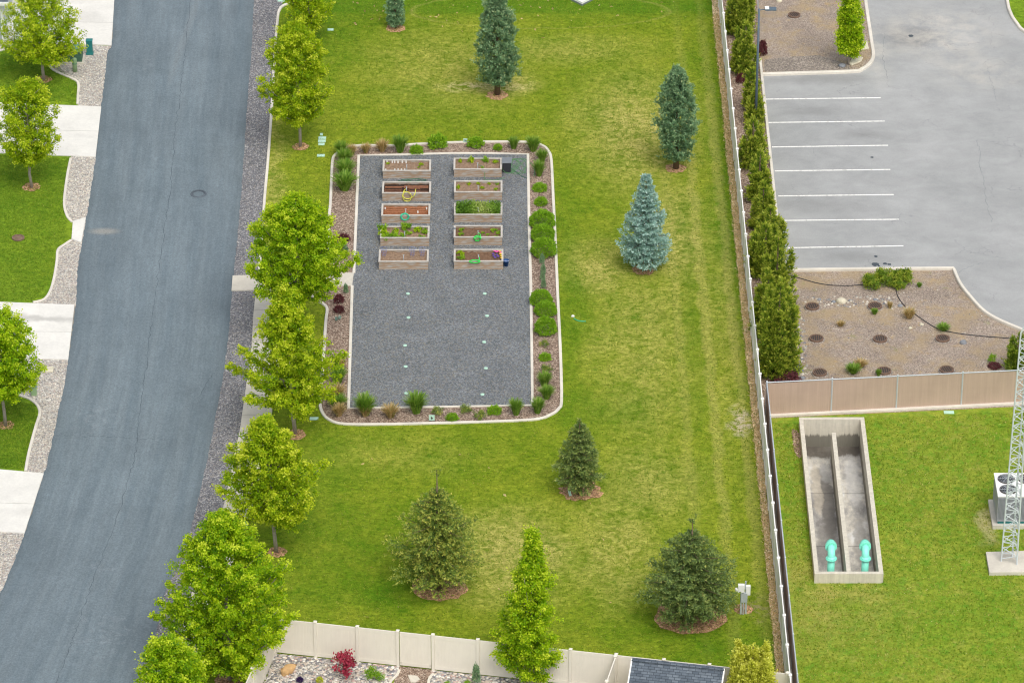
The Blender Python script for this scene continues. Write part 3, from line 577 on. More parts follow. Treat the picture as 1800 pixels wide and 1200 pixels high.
# ------------------------------------------------------------------ vegetation builders
def unit(v): return v/(np.linalg.norm(v, axis=-1, keepdims=True)+1e-9)
def cards(pos, axis, L, W, rg, flat=0):
    """diamond leaf cards; flat > 0 leans the leaf faces up to the sky"""
    n = len(pos); b = unit(np.cross(axis, unit(rg.normal(size=(n, 3)))+np.array([0, 0, flat]))); L = np.broadcast_to(L, (n,))[:, None]; W = np.broadcast_to(W, (n,))[:, None]
    v = np.empty((n, 4, 3)); v[:, 0] = pos; v[:, 1] = pos+axis*L*.5+b*W*.5; v[:, 2] = pos+axis*L; v[:, 3] = pos+axis*L*.5-b*W*.5
    return v
def limbs(segs, mat, parent, name='trunk'):
    m = MB()
    for pts, rs in segs: m.tube(pts, rs, 7)
    return m.build(name, mat, parent, True)
def maple(name, label, base, l, r, top, bot, seed, n=15000, mat='maple', prof=(.36, .72), bark='bark', leaf=.102, rag=.18, fill=.45, narrow=False, group='broadleaf trees along the street', cat='tree', up=.6, clump=.088, nb=38):
    rg = np.random.default_rng(seed); B = P(*base); s = S(base[1]); Rr = (r-l)/2/s
    H = ZAT(B, top+2)-.0; cx = ((l+r)/2-base[0])/s*1.0
    zb = max(ZAT(B+np.array([0, -Rr*.35, 0]), bot), .3)
    t = thing(name, label, cat, B, 0, group)
    lean = np.array([cx, 0, 0])
    a, b = prof
    def env(u):
        k = np.clip(u, 0, 1)**a*(1-np.clip(u, 0, 1))**b; um = a/(a+b); return Rr*k/(um**a*(1-um)**b)
    def axis(z): return lean*np.clip(z/H, 0, 1)[..., None]+np.stack([0*z, 0*z, z], -1)
    segs = []; zz = np.linspace(0, H*.93, 8)
    tr = axis(zz)+rg.normal(size=(8, 3))*np.array([.04, .04, 0]); tr[0] = 0
    segs.append((tr, list(np.linspace(.085, .015, 8)*(.6+Rr*.25))))
    C = []; K = []
    lob = rg.uniform(0, 6.28, 3)
    def mod(az, u): return 1+rag*(.55*np.sin(az*2+lob[0]+u*5)+.45*np.sin(az*5+lob[1]-u*9)+.5*np.sin(u*16+az*3+lob[2]))
    for i in range(nb):
        f = (i+.5)/nb; ue = .03+.95*f+rg.normal()*.02; az = i*2.399+rg.normal()*.3
        e = env(np.array(ue))*rg.uniform(.78, 1.12)*mod(az, ue); ze = zb+(H-zb)*min(ue, .98)
        drop = min(up*e*1.7, (ze-zb*.75)*.85) if not narrow else (ze-zb*.8)*.5
        z0 = max(ze-drop, zb*.72); p0 = axis(np.array(z0)); p3 = axis(np.array(ze))+np.array([math.cos(az)*e, math.sin(az)*e, 0])
        pm = (p0+p3)/2+np.array([0, 0, -.12*e])+rg.normal(size=3)*.08
        q = spline([p0, pm, p3], 5); segs.append((q[::2]+[q[-1]] if len(q) % 2 == 0 else q[::2], None))
        bd = unit(p3-p0); m = int(4+e*5)
        for j in range(m):
            k = .25+.75*(j+rg.random())/m; bp_ = q[min(int(k*(len(q)-1)), len(q)-1)]
            td = unit(bd*.5+unit(rg.normal(size=3))*.8+np.array([0, 0, .25])); tl = rg.uniform(.25, .62)*min(1, .45+e*.3)*(1.15-.5*k)
            for w_ in range(3): C.append(bp_+td*tl*(w_+.7)/3+rg.normal(size=3)*.05); K.append(.35+.25*(w_/2)+.15*k)
        C.append(p3); K.append(.85)
    C = np.array(C); K = np.array(K)
    m = int(len(C)*fill); u = rg.random(m)**.85*.95+.02; az = rg.random(m)*6.283; e = env(u)*rg.uniform(.35, .88, m)*mod(az, u)
    X = axis(zb+(H-zb)*u)+np.stack([np.cos(az)*e, np.sin(az)*e, np.zeros(m)], -1); C = np.concatenate([C, X]); K = np.concatenate([K, np.full(m, .5)])
    for _ in range(int(7+5*Rr)):       # upright shoots along the upper outline
        u = rg.uniform(.55, .97); az = rg.random()*6.28; e = float(env(np.array(u)))*.8; p = axis(np.array(zb+(H-zb)*u))+np.array([math.cos(az)*e, math.sin(az)*e, 0])
        for w_ in range(3): C = np.concatenate([C, (p+np.array([math.cos(az)*.05, math.sin(az)*.05, .14])*w_)[None]]); K = np.append(K, .6+.15*w_)
    per = max(8, int(n*2.1)//len(C)); idx = np.repeat(np.arange(len(C)), per); N = len(idx)
    cs = rg.uniform(.6, 1.35, len(C))*clump
    pos = C[idx]+rg.normal(size=(N, 3))*cs[idx][:, None]*np.array([1, 1, .7])
    out = unit(pos-axis(pos[:, 2])); ax = unit(out*.6+np.array([0, 0, -.25])+rg.normal(size=(N, 3))*.55)
    v = cards(pos, ax, rg.uniform(.7, 1.3, N)*leaf, rg.uniform(.6, 1.1, N)*leaf*.85, rg, .9)
    crn = np.clip(K-.12+rg.normal(size=len(C))*.13, 0, 1); rnd = np.clip(crn[idx]+rg.normal(size=N)*.13, 0, 1)
    segs = [(a_, b_ if b_ is not None else list(np.linspace(.032, .008, len(a_))*(.6+Rr*.25))) for a_, b_ in segs]
    limbs(segs, M[bark], t); fastmesh('crown', v, 4, M[mat], rnd, t)
    return t
def sprays(org, dr, L, wid, m, cl, cw, rg, tipbias=.3, base=.3, latk=.75):
    """needle sprays: m cards spread along each"""
    n = len(org); idx = np.repeat(np.arange(n), m); s = rg.random(n*m)**.8; d = dr[idx]; lat = unit(np.cross(d, rg.normal(size=(n*m, 3))))
    W = (wid[idx] if hasattr(wid, '__len__') else wid)*(1-s*.75)*rg.random(n*m)
    pos = org[idx]+d*(L[idx]*s)[:, None]+lat*W[:, None]
    ax = unit(d*.8+lat*latk+rg.normal(size=(n*m, 3))*.2); v = cards(pos, ax, rg.uniform(.7, 1.3, n*m)*cl, rg.uniform(.7, 1.3, n*m)*cw, rg)
    return v, np.clip(base+s*tipbias+rg.normal(size=n*m)*.13, 0, 1)
def conifer(name, label, base, l, r, top, bot, seed, mat, style='spruce', dens=1.0, prof=1.0, cat='tree', group=None, tip=.35, cl=.13, cw=.055, tb=.25, lean=0, ragc=.22, step=.24, leader=.05, dome=None, ctop=1.0, blunt=False):
    rg = np.random.default_rng(seed); B = P(*base); s = S(base[1]); Rr = (r-l)/2/s*(1.0 if style != 'juniper' else 1.06)
    H = ZAT(B, top); zb = .05 if style == 'juniper' else (.6 if style == 'pine' else max(.12, ZAT(B+np.array([0, -Rr*.8, 0]), bot)))
    t = thing(name, label, cat, B, 0, group)
    segs = [([(0, 0, 0), (0, 0, H*.5), (0, 0, H*.985)], [.05+.02*H, .03+.008*H, .012])]; O = []; Dd = []; Ls = []; Wd = []
    if style == 'spruce':
        nl = max(8, int((H-zb)/step)); 
        for i in range(nl):
            u = (i+rg.random()*.6)/nl; z = zb+(H*ctop-zb)*u; nbr = int(8+3*(1-u)); a0 = rg.random()*6.28
            for k in range(nbr):
                az = a0+k*6.283/nbr+rg.normal()*.15; e = Rr*((1-u)**prof if dome is None else (1-u**dome)*1.05)*(.6+.4*min(1, (u+.02)/.28))*rg.uniform(1-ragc, 1+ragc*.5)*(1+.12*math.sin(az*3+u*14))+.05
                d = np.array([math.cos(az), math.sin(az), 0]); p0 = np.array([0, 0, z]); pe = d*e+np.array([0, 0, z-.10*e+.35*(u-.25)*e])
                pt = pe
                if k % 3 == 0 and e > .4: segs.append(([p0, (p0+pe)/2+np.array([0, 0, -.06*e]), pe], [.02, .014, .005]))
                ns = max(2, int(e/.13*dens))
                for j in range(ns):
                    f = (j+.6)/ns; q = p0+(pe-p0)*f; q[2] -= .12*e*math.sin(f*3.14)
                    for sg in (-1, 1):
                        sd_ = np.array([-d[1], d[0], 0])*sg; dd = d*.75+sd_*.75+np.array([0, 0, .05+rg.normal()*.15]); 
                        O.append(q); Dd.append(dd/np.linalg.norm(dd)); Ls.append(.10+.26*e*(1-f*.55)*rg.uniform(.7, 1.2)); Wd.append(.06+.02*rg.random())
                O.append(p0+(pe-p0)*.75); Dd.append(d+np.array([0, 0, .1])); Ls.append(e*.27+.05); Wd.append(.07)
        for k in range(6):
            O.append(np.array([0, 0, H*.93+k*.01])); Dd.append(unit(np.array([rg.normal()*.25, rg.normal()*.25, 1]))); Ls.append(leader*H*rg.uniform(.5, 1.1)); Wd.append(.04)
        m = 9
    elif style == 'pine':
        nc = int(430*dens*Rr)
        u = rg.random(nc)**.9; az = rg.random(nc)*6.283; e = Rr*np.minimum(1, (u+.16)/.5)**.8*np.clip(1-u, 0, 1)**.5*1.12*rg.uniform(.35, 1.05, nc)
        lump = 1+.2*np.sin(az*3+u*9)*np.sin(u*17+az)+.14*np.sin(az*6-u*25); e = np.minimum(e*lump, Rr*.92)
        C = np.stack([np.cos(az)*e, np.sin(az)*e, zb+(H-zb)*u*.97], -1)
        for i in range(0, nc, 9): segs.append(([np.array([0, 0, max(zb*.8, C[i, 2]-.5*np.hypot(*C[i, :2]))]), C[i]], [.022, .006]))
        for c in C:
            hd = unit(np.array([c[0], c[1], 0])); 
            for j in range(5):
                O.append(c+rg.normal(size=3)*.07); Dd.append(unit(hd*.45+np.array([0, 0, 1.0])+rg.normal(size=3)*.35)); Ls.append(rg.uniform(.12, .32)); Wd.append(.075)
        m = 10
    elif style == 'juniper':
        npl = 16 if blunt else 8 if Rr > .45 else 4
        for q_ in range(npl):
            pa = q_*2.399+rg.normal()*.3; po = Rr*(.55 if q_ else 0)*rg.uniform(.7, 1.1); hh = H*(1 if q_ == 0 else rg.uniform(.5, .92) if not blunt else rg.uniform(.84, .99)); po = po*1.1 if blunt else po; px_, py_ = math.cos(pa)*po, math.sin(pa)*po
            pr_ = Rr*((.5 if q_ == 0 else .36) if not blunt else .5); nq = int(95*dens*max(Rr, .6)*hh/3.2)+12
            for _ in range(nq):
                u = rg.random()**1.15; az_ = rg.random()*6.283; e = pr_*(1-u)**.7*rg.uniform(.4, 1.05); hd = np.array([math.cos(az_), math.sin(az_), 0]); ce = np.array([px_, py_, 0])*(.75+.25*u)
                o_ = ce+hd*e+np.array([0, 0, max(.02, hh*u*.93-.1)]); od = unit(np.array([o_[0], o_[1], 1e-3]))
                O.append(o_); Dd.append(unit(od*.4+hd*.2+np.array([0, 0, .95])+rg.normal(size=3)*.2)); Ls.append(rg.uniform(.2, .46)*(1 if H > 1.5 else .6)*(1.2-.5*u)); Wd.append(.09)
        for k in range(6): O.append(np.array([rg.normal()*.05, rg.normal()*.05, H*.88])); Dd.append(unit(np.array([rg.normal()*.12, rg.normal()*.12, 1]))); Ls.append(H*.12*rg.uniform(.6, 1.1)); Wd.append(.06)
        m = 15
    v, rnd = sprays(np.array(O), np.array(Dd), np.array(Ls), np.array(Wd), m, cl, cw, rg, tip, tb, .42 if style == 'juniper' and not blunt else .75)
    limbs(segs, M['barkd'], t)
    fastmesh('crown', v, 4, M[mat], rnd, t)
    return t

# ------------------------------------------------------------------ the trees
G1 = 'young maples between the road and the park lawn'; G0 = 'young maples in the front yards left of the road'
maple('maple_tree', 'young maple with spreading branches beside the green transformer box', (77, 140), 10, 150, -26, 108, 1, 17000, prof=(.3, .6), group=G0, rag=.22)
maple('maple_tree', 'young maple with oval crown standing in front of the second driveway, mulch ring on lawn', (56, 330), 2, 110, 138, 283, 2, 15000, mat='maple', prof=(.34, .5), group=G0)
maple('maple_tree', 'maple cut by the left edge of the photo in front of the third driveway', (10, 748), -58, 78, 545, 698, 3, 22000, mat='maplebright', prof=(.4, .55), group=G0)
maple('maple_tree', 'topmost maple right of the road, cut by the top edge beside the curved kerb end', (545, 78), 500, 583, -75, 48, 4, 11000, group=G1)
maple('maple_tree', 'maple with one long low branch reaching left over the dark gravel verge', (528, 258), 462, 584, 36, 216, 5, 22000, prof=(.36, .62), group=G1, rag=.2)
maple('maple_tree', 'broad round maple hiding the walkway into the gravel garden', (526, 600), 437, 616, 343, 520, 6, 38000, mat='maplebright', prof=(.4, .7), group=G1)
maple('maple_tree', 'maple at the lower left corner of the garden bed, its grey forked trunk showing', (519, 762), 410, 598, 500, 712, 7, 32000, mat='maple', prof=(.27, 1.35), group=G1, rag=.2)
maple('maple_tree', 'leaning maple over the sidewalk, between the garden corner and the largest maple', (486, 970), 385, 560, 728, 915, 8, 28000, mat='maple', prof=(.3, .95), group=G1, rag=.2)
maple('maple_tree', 'largest maple, leaning over the road beside the cream fence corner', (405, 1195), 290, 514, 898, 1180, 9, 56000, mat='maplebright', prof=(.36, .72), group=G1, nb=60, rag=.17)
maple('maple_tree', 'lowest maple, its top showing at the bottom edge between road and sidewalk', (318, 1330), 228, 376, 1116, 1300, 10, 24000, mat='maplebright', group=G1)
maple('pyramidal_tree', 'narrow pointed light green tree in front of the cream fence', (925, 1203), 880, 992, 922, 1194, 11, 22000, mat='maplebright', prof=(.33, 1.25), narrow=True, group=None, clump=.10, nb=46, rag=.3)
maple('columnar_tree', 'slim bright green column tree in the dirt island beside the parking lot', (1491, 116), 1472, 1512, -28, 100, 12, 13000, mat='maplebright', prof=(.25, .5), narrow=True, group=None, clump=.09, rag=.16)
conifer('pine_tree', 'tall blue-green pine at the top of the lawn over a patch of dry grass', (874, 166), 834, 914, -12, 152, 20, 'pine', 'pine', 1.2, tb=.2, tip=.5)
conifer('pine_tree', 'dark pine standing alone on the lawn near the long white fence', (1188, 296), 1150, 1227, 122, 286, 21, 'pine', 'pine', 1.1, tb=.15, tip=.5)
conifer('blue_spruce', 'silvery blue spruce of neat cone shape in the middle of the lawn', (1133, 474), 1084, 1181, 306, 474, 22, 'blue', 'spruce', 1.15, .85, tb=.3, tip=.5, cl=.12, cw=.06, step=.27, ragc=.25)
conifer('small_spruce', 'small dark spruce at the very top edge of the photo', (695, 48), 679, 712, -48, 46, 23, 'pine', 'spruce', 1.0, .7)
conifer('spruce_tree', 'small dark green spruce below the garden with a pale tag at its foot', (1018, 868), 975, 1055, 735, 864, 24, 'spruced', 'spruce', 1.2, .72, tip=.6, tb=.1, step=.28, ragc=.35, dome=1.5, ctop=.95)
conifer('spruce_tree', 'large loose spruce with yellow-green tips and a bare leader', (770, 1034), 690, 838, 822, 1040, 25, 'spruce', 'spruce', .95, .55, tip=.7, tb=.1, step=.31, ragc=.42, leader=.13, dome=2.1, ctop=.83)
conifer('spruce_tree', 'wide dense dark spruce beside the electric meter post', (1213, 1090), 1140, 1290, 908, 1098, 26, 'spruced', 'spruce', 1.1, .5, tip=.55, tb=.08, step=.27, ragc=.26, leader=.09, dome=2.5, ctop=.86)
conifer('golden_conifer', 'golden yellow rounded conifer at the bottom edge beside the shed', (1320, 1262), 1272, 1369, 1131, 1270, 27, 'gold', 'juniper', 2.0, .5, cat='shrub', tb=.25, tip=.6, cl=.09, cw=.055, blunt=True)
HG = 'evergreens planted along the white fence'
hedge = [(1301, 60, 1268, 1332, -75, 'top evergreen of the fence row, cut by the top edge'), (1309, 128, 1282, 1337, 38, 'evergreen left of the lamp post head, second in the fence row'),
 (1321, 196, 1302, 1334, 118, 'thin evergreen close behind the lamp post, third in the row'), (1326, 217, 1308, 1343, 158, 'small narrow evergreen at the foot of the lamp post'),
 (1322, 292, 1290, 1352, 205, 'evergreen just below the foot of the lamp post'), (1334, 352, 1307, 1358, 262, 'evergreen beside the fourth parking line'), (1340, 402, 1312, 1362, 318, 'evergreen beside the fifth parking line'),
 (1352, 448, 1318, 1388, 362, 'evergreen beside the sixth parking line, edging onto the asphalt'), (1344, 480, 1312, 1380, 392, 'evergreen between the last parking line and the white fence'),
 (1364, 540, 1328, 1402, 415, 'tall evergreen at the corner of the lower dirt bed'), (1348, 582, 1314, 1388, 470, 'evergreen pressed against the white fence above the last one'), (1366, 652, 1316, 1412, 488, 'largest and lowest evergreen of the fence row, above the brown fence')]
for i, (bx, by, l, r, tp, lb) in enumerate(hedge):
    k_ = 1.0+.01*i; m_ = (l+r)/2; l, r = m_-(m_-l)*k_, m_+(r-m_)*k_
    conifer('juniper', lb, (bx, by), l, r, tp, by, 40+i, 'juniper', 'juniper', 1.0, .62, group=HG, tip=.75, tb=.02, cl=.17, cw=.052)
conifer('juniper', 'dark evergreen half behind the lattice mast at the right edge', (1788, 650), 1764, 1812, 585, 650, 60, 'juniper', 'juniper', 1.0, .5, tip=.4, tb=.1, cl=.12)

# ------------------------------------------------------------------ shrubs (prototypes of unit size, then copies)
def ball_mesh(seed, n, mat, leaf=.075, flat=.8, rough=.06, solid=.88, shade=.3):
    rg = np.random.default_rng(seed); d = unit(rg.normal(size=(n, 3))); d[:, 2] = np.abs(d[:, 2])*1.15-.22; d = unit(d)
    az = np.arctan2(d[:, 1], d[:, 0]); el = d[:, 2]
    lump = 1+rough*(np.sin(az*4+el*5)+np.sin(az*7-el*9+1)+.8*np.sin(el*13+az*2))
    r = (rg.uniform(solid, 1.02, n))*lump*.5; pos = d*r[:, None]*np.array([1, 1, flat*1.0]); pos[:, 2] += .5*flat*.42
    ax = unit(d*.7+rg.normal(size=(n, 3))*.65); v = cards(pos, ax, rg.uniform(.7, 1.3, n)*leaf, rg.uniform(.7, 1.2, n)*leaf*.8, rg)
    v[..., 2] = np.maximum(v[..., 2], 0)
    o = fastmesh('m', v, 4, M[mat], np.clip(rg.normal(.45, .2, n), 0, 1)); me = o.data; bpy.data.objects.remove(o); return me
def loose_mesh(seed, n, mat, leaf=.09, H=.8, stems=26):
    rg = np.random.default_rng(seed); C = []
    for i in range(stems):
        az = rg.random()*6.28; e = rg.uniform(.1, .46); C.append((math.cos(az)*e, math.sin(az)*e, H*rg.uniform(.25, .95)*(1-e*.7)))
    C = np.array(C); idx = rg.integers(0, stems, n); pos = C[idx]+rg.normal(size=(n, 3))*np.array([.07, .07, .07]); pos[:, 2] = np.abs(pos[:, 2])
    ax = unit(rg.normal(size=(n, 3))*.8+np.array([0, 0, .5])); v = cards(pos, ax, leaf*rg.uniform(.6, 1.2, n), leaf*.6, rg)
    cr = rg.random(stems); o = fastmesh('m', v, 4, M[mat], np.clip(cr[idx]*.6+rg.random(n)*.4, 0, 1)); me = o.data; bpy.data.objects.remove(o); return me
def grass_mesh(seed, n, mat, spread=.5, H=1.0, wd=.02, low=0):
    rg = np.random.default_rng(seed); az = rg.random(n)*6.283; r0 = rg.random(n)**.5*.16; ln = rg.uniform(.55, 1, n); lean = rg.random(n)**.7*spread
    d = np.stack([np.cos(az), np.sin(az), 0*az], -1); p0 = d*r0[:, None]; side = np.stack([-np.sin(az+rg.normal(size=n)), np.cos(az), 0*az], -1)
    up = np.array([0, 0, 1.]); p1 = p0+d*(lean*.35)[:, None]+up*(H*ln*.6)[:, None]; p2 = p0+d*(lean*.95)[:, None]+up*(H*ln*(1-.38*lean))[:, None]
    w_ = wd; v = np.empty((n, 2, 4, 3)); v[:, 0, 0] = p0-side*w_; v[:, 0, 1] = p0+side*w_; v[:, 0, 2] = p1+side*w_; v[:, 0, 3] = p1-side*w_
    v[:, 1, 0] = p1-side*w_; v[:, 1, 1] = p1+side*w_; v[:, 1, 2] = p2+side*w_*.25; v[:, 1, 3] = p2-side*w_*.25
    rn = np.clip(rg.normal(.45, .22, n), 0, 1); o = fastmesh('m', v.reshape(-1, 3), 4, M[mat], np.repeat(rn, 2)); me = o.data; bpy.data.objects.remove(o); return me
PR = {'ball': [ball_mesh(1, 5200, 'box', .052, .92, .045, .8), ball_mesh(2, 5200, 'box', .052, .92, .05, .8)],
      'small': [ball_mesh(3, 1500, 'box', .09, .8, .08, .6), ball_mesh(4, 1500, 'box', .09, .8, .09, .6)],
      'loose': [loose_mesh(5, 900, 'box'), loose_mesh(6, 900, 'box')],
      'jun': [loose_mesh(21, 2200, 'juniper', .09, .8, 40)], 'tanshrub': [loose_mesh(7, 900, 'spruce'), loose_mesh(8, 900, 'spruce')],
      'burg': [ball_mesh(9, 1200, 'burg', .09, .8, .08, .6)], 'red': [loose_mesh(10, 700, 'redleaf', .12, .9, 18)],
      'green': [grass_mesh(11, 420, 'gblade', .55), grass_mesh(12, 420, 'gblade', .5)], 'tan': [grass_mesh(13, 300, 'tblade', .55), grass_mesh(14, 300, 'tblade', .5)],
      'column': [ball_mesh(15, 1300, 'pine', .12, 2.4, .05, .5)], 'purple': [ball_mesh(16, 700, 'purple', .12, .7, .1, .5)], 'gold': [ball_mesh(17, 900, 'gold', .1, .85, .05, .7)],
      'grey': [loose_mesh(18, 350, 'blue', .12, .6, 10)], 'veg': [loose_mesh(19, 420, 'maplebright', .16, .7, 12), loose_mesh(20, 420, 'box', .16, .7, 12)]}
rp = random.Random(5)
def shrub(kind, name, label, px, py, wpx, hpx, cat='shrub', group=None, z=0, base=None):
    """px,py: centre of the visible plant; py of its foot is derived"""
    ms = PR[kind]; me = ms[rp.randrange(len(ms))]; o = bpy.data.objects.new(name, me); link(o)
    fy = py+hpx*.5-wpx*.12 if base is None else base
    p = P(px, fy, z); s = S(fy); wd = wpx/s; c = math.cos(TH); hv = max(.12, math.sqrt(max(hpx**2-(wpx*.5)**2, (hpx*.35)**2))/s/c) if kind not in ('green', 'tan') else hpx/s/c*.82
    unit_h = {'ball': .85, 'small': .72, 'burg': .72, 'purple': .6, 'gold': .78, 'column': 1.65, 'loose': .8, 'tanshrub': .8, 'red': .85, 'green': .9, 'tan': .9, 'grey': .6, 'veg': .72, 'jun': .8}[kind]
    o.location = p; o.rotation_euler[2] = rp.random()*6.28; o.scale = (wd, wd, hv/unit_h)
    return tag(o, label, cat, group)
GS = 'ornamental grasses in the mulch bed'; BS = 'shrubs in the mulch bed'
for a in [('green', 600, 262, 28, 28, 'green feathery grass at the upper left corner of the mulch bed'), ('tan', 618, 264, 22, 22, 'dry tan grass right beside the upper left corner grass'), ('tan', 643, 261, 20, 20, 'tan grass tuft just inside the top left of the court kerb'),
          ('tan', 672, 257, 26, 24, 'thin mixed tan grass along the top kerb'), ('green', 703, 254, 32, 34, 'big green grass clump behind the upper left planter'), ('green', 903, 252, 22, 24, 'green grass clump on the top edge near the right corner'),
          ('green', 937, 254, 28, 30, 'tall green grass at the upper right corner of the bed'), ('green', 953, 274, 23, 26, 'green grass just below the upper right corner'), ('green', 947, 296, 24, 32, 'green grass beside the tangled hose and black bin'),
          ('green', 957, 667, 29, 28, 'green grass below the small shrubs on the right side'), ('green', 961, 690, 29, 28, 'green grass second from the lower right corner'), ('green', 945, 713, 28, 32, 'green grass filling the lower right corner of the court kerb'),
          ('green', 907, 715, 27, 34, 'spiky green grass on the bottom kerb near the right corner'), ('green', 732, 709, 42, 42, 'largest green grass on the bottom edge, above the white plaque'), ('tan', 687, 723, 32, 28, 'short straw coloured grass between two big green clumps'),
          ('green', 642, 712, 40, 42, 'big green grass at the lower left corner of the gravel court'), ('tan', 642, 722, 28, 24, 'dry tan foot of the lower left green grass'), ('green', 594, 707, 34, 26, 'green top grass in the lower left rounded corner'), ('tan', 596, 721, 28, 26, 'tan grass in the lower left rounded corner'),
          ('tan', 592, 690, 34, 34, 'tan and green grass second up on the left side'), ('green', 595, 660, 34, 32, 'green grass partly under the garden corner maple'), ('tan', 597, 641, 28, 26, 'tan grass touching the maple leaves'),
          ('green', 606, 277, 32, 28, 'green grass on the upper left side, second from the corner'), ('green', 607, 298, 40, 32, 'green grass on the left side opposite the first planter'), ('green', 606, 321, 44, 36, 'wide green grass on the left side opposite the second planter')]:
    shrub(a[0], 'ornamental_grass', a[5], a[1], a[2], a[3], a[4], 'ornamental grass', GS)
for a in [('small', 732, 262, 23, 19, 'round green shrub right of the big grass on the top edge'), ('small', 769, 247, 33, 28, 'largest round shrub on the top edge with a brown foot'), ('small', 836, 249, 27, 22, 'round shrub beside the small plaque on the top edge'),
          ('small', 875, 258, 15, 13, 'tiny shrub above the black bin'), ('small', 949, 328, 25, 18, 'small low shrub right of the second right planter'), ('small', 951, 353, 22, 18, 'small low shrub just above the three clipped balls'),
          ('ball', 953, 383, 44, 38, 'topmost of the three big clipped balls'), ('ball', 954, 407, 41, 36, 'middle of the three big clipped balls'), ('ball', 956, 432, 44, 40, 'lowest of the three big clipped balls'),
          ('ball', 951, 521, 38, 34, 'upper clipped ball of the lower trio'), ('ball', 959, 540, 38, 32, 'middle clipped ball of the lower trio'), ('ball', 959, 570, 38, 38, 'lowest, darker clipped ball of the lower trio'),
          ('tanshrub', 957, 604, 18, 14, 'small brownish shrub below the clipped balls'), ('small', 958, 626, 21, 16, 'small green shrub between the brownish shrub and the grasses'), ('tanshrub', 961, 648, 24, 18, 'yellow-green shrub touching the grasses on the right side'),
          ('small', 869, 719, 24, 18, 'green and bronze shrub left of the spiky grass'), ('tanshrub', 843, 729, 22, 20, 'bronze shrub close to the bottom kerb'), ('tanshrub', 819, 719, 25, 20, 'bronze-green shrub over the bottom court kerb'),
          ('small', 795, 732, 21, 17, 'low green shrub near the bottom kerb'), ('tanshrub', 769, 721, 22, 17, 'brownish shrub above right of the white plaque'),
          ('burg', 604, 417, 22, 17, 'upper dark red shrub on the left side'), ('burg', 599, 437, 22, 16, 'lower dark red shrub on the left side'), ('column', 608, 440, 9, 18, 'small dark green upright shrub beside the lower dark red shrub'),
          ('burg', 596, 524, 18, 18, 'dark shrub below the walkway slab'), ('burg', 596, 542, 18, 16, 'dark low shrub above the grey-green tuft'), ('grey', 594, 559, 11, 10, 'grey-green tuft in the left mulch'),
          ('column', 608, 508, 8, 18, 'thin upright shrub at the end of the walkway')]:
    shrub(a[0], 'clipped_shrub' if a[0] == 'ball' else 'garden_shrub', a[5], a[1], a[2], a[3], a[4], 'shrub', BS)
for y, h, lb in ((456, 18, 'highest of the four thin dark columns below the clipped balls'), (474, 19, 'second of the four thin dark columns'), (486, 16, 'third of the four thin dark columns'), (499, 17, 'lowest of the four thin dark columns')):
    shrub('column', 'column_shrub', lb, 954+rp.uniform(-1.5, 1.5), y, 9, h, 'shrub', BS)
for a in [('burg', 1340, 84, 16, 34, 'dark red shrub right of the lamp post top'), ('burg', 1302, 137, 16, 20, 'dark red shrub squeezed between evergreens and white fence'), ('burg', 1323, 128, 14, 20, 'dark red shrub left of the island kerb end'), ('burg', 1381, 660, 50, 30, 'wide dark red shrub at the foot of the largest evergreen'), ('tanshrub', 1336, 214, 18, 20, 'small dry brown shrub behind the lamp post foot'),
          ('loose', 1744, 630, 18, 18, 'small green shrub left of the lattice mast'), ('burg', 1748, 641, 22, 14, 'low dark red shrub in front of the small green shrub')]:
    shrub(a[0], 'shrub', a[5], a[1], a[2], a[3], a[4], 'shrub')
for i, (x, y, w_, h_) in enumerate([(1530, 494, 32, 24), (1552, 486, 34, 26), (1575, 488, 30, 24), (1590, 486, 30, 24), (1578, 500, 22, 16)]):
    if i == 0: sr = thing('spreading_shrub', 'spreading yellow-green shrub on the lower dirt bed at the kerb', 'shrub', P(1560, 495))
    o = shrub('jun', 'branch_clump', '', x, y, w_*1.15, h_*1.25); del o['label']; del o['category']; o.location = Vector(o.location)-Vector(sr.location); o.parent = sr
# south yard plants
jm = thing('japanese_maple', 'crimson weeping japanese maple in the white rocks', 'tree', P(608, 1186))
o = shrub('red', 'crown', '', 608, 1166, 46, 46, 'tree', base=1186); del o['label']; del o['category']; o.location = (0, 0, .06); o.parent = jm
limbs([([(0, 0, 0), (.03, 0, .3), (.18, .05, .6)], [.04, .03, .012]), ([(0, 0, .2), (-.12, .02, .45), (-.3, 0, .6)], [.03, .02, .01])], M['barkd'], jm)
for a in [('loose', 652, 1182, 26, 26, 'bushy green shrub right of the crimson maple'), ('loose', 666, 1187, 20, 20, 'smaller green shrub touching the bushy one'), ('purple', 527, 1193, 12, 11, 'dark purple mound in the white rocks'), ('gold', 562, 1193, 12, 13, 'small yellow-green ball in the white rocks'),
          ('column', 837, 1185, 14, 38, 'dwarf upright conifer in front of the cream fence'), ('loose', 786, 1199, 12, 8, 'tiny shrub by the gate opening'), ('loose', 822, 1198, 14, 9, 'low shrub left of the dwarf conifer')]:
    shrub(a[0], 'yard_shrub', a[5], a[1], a[2], a[3], a[4], 'shrub')
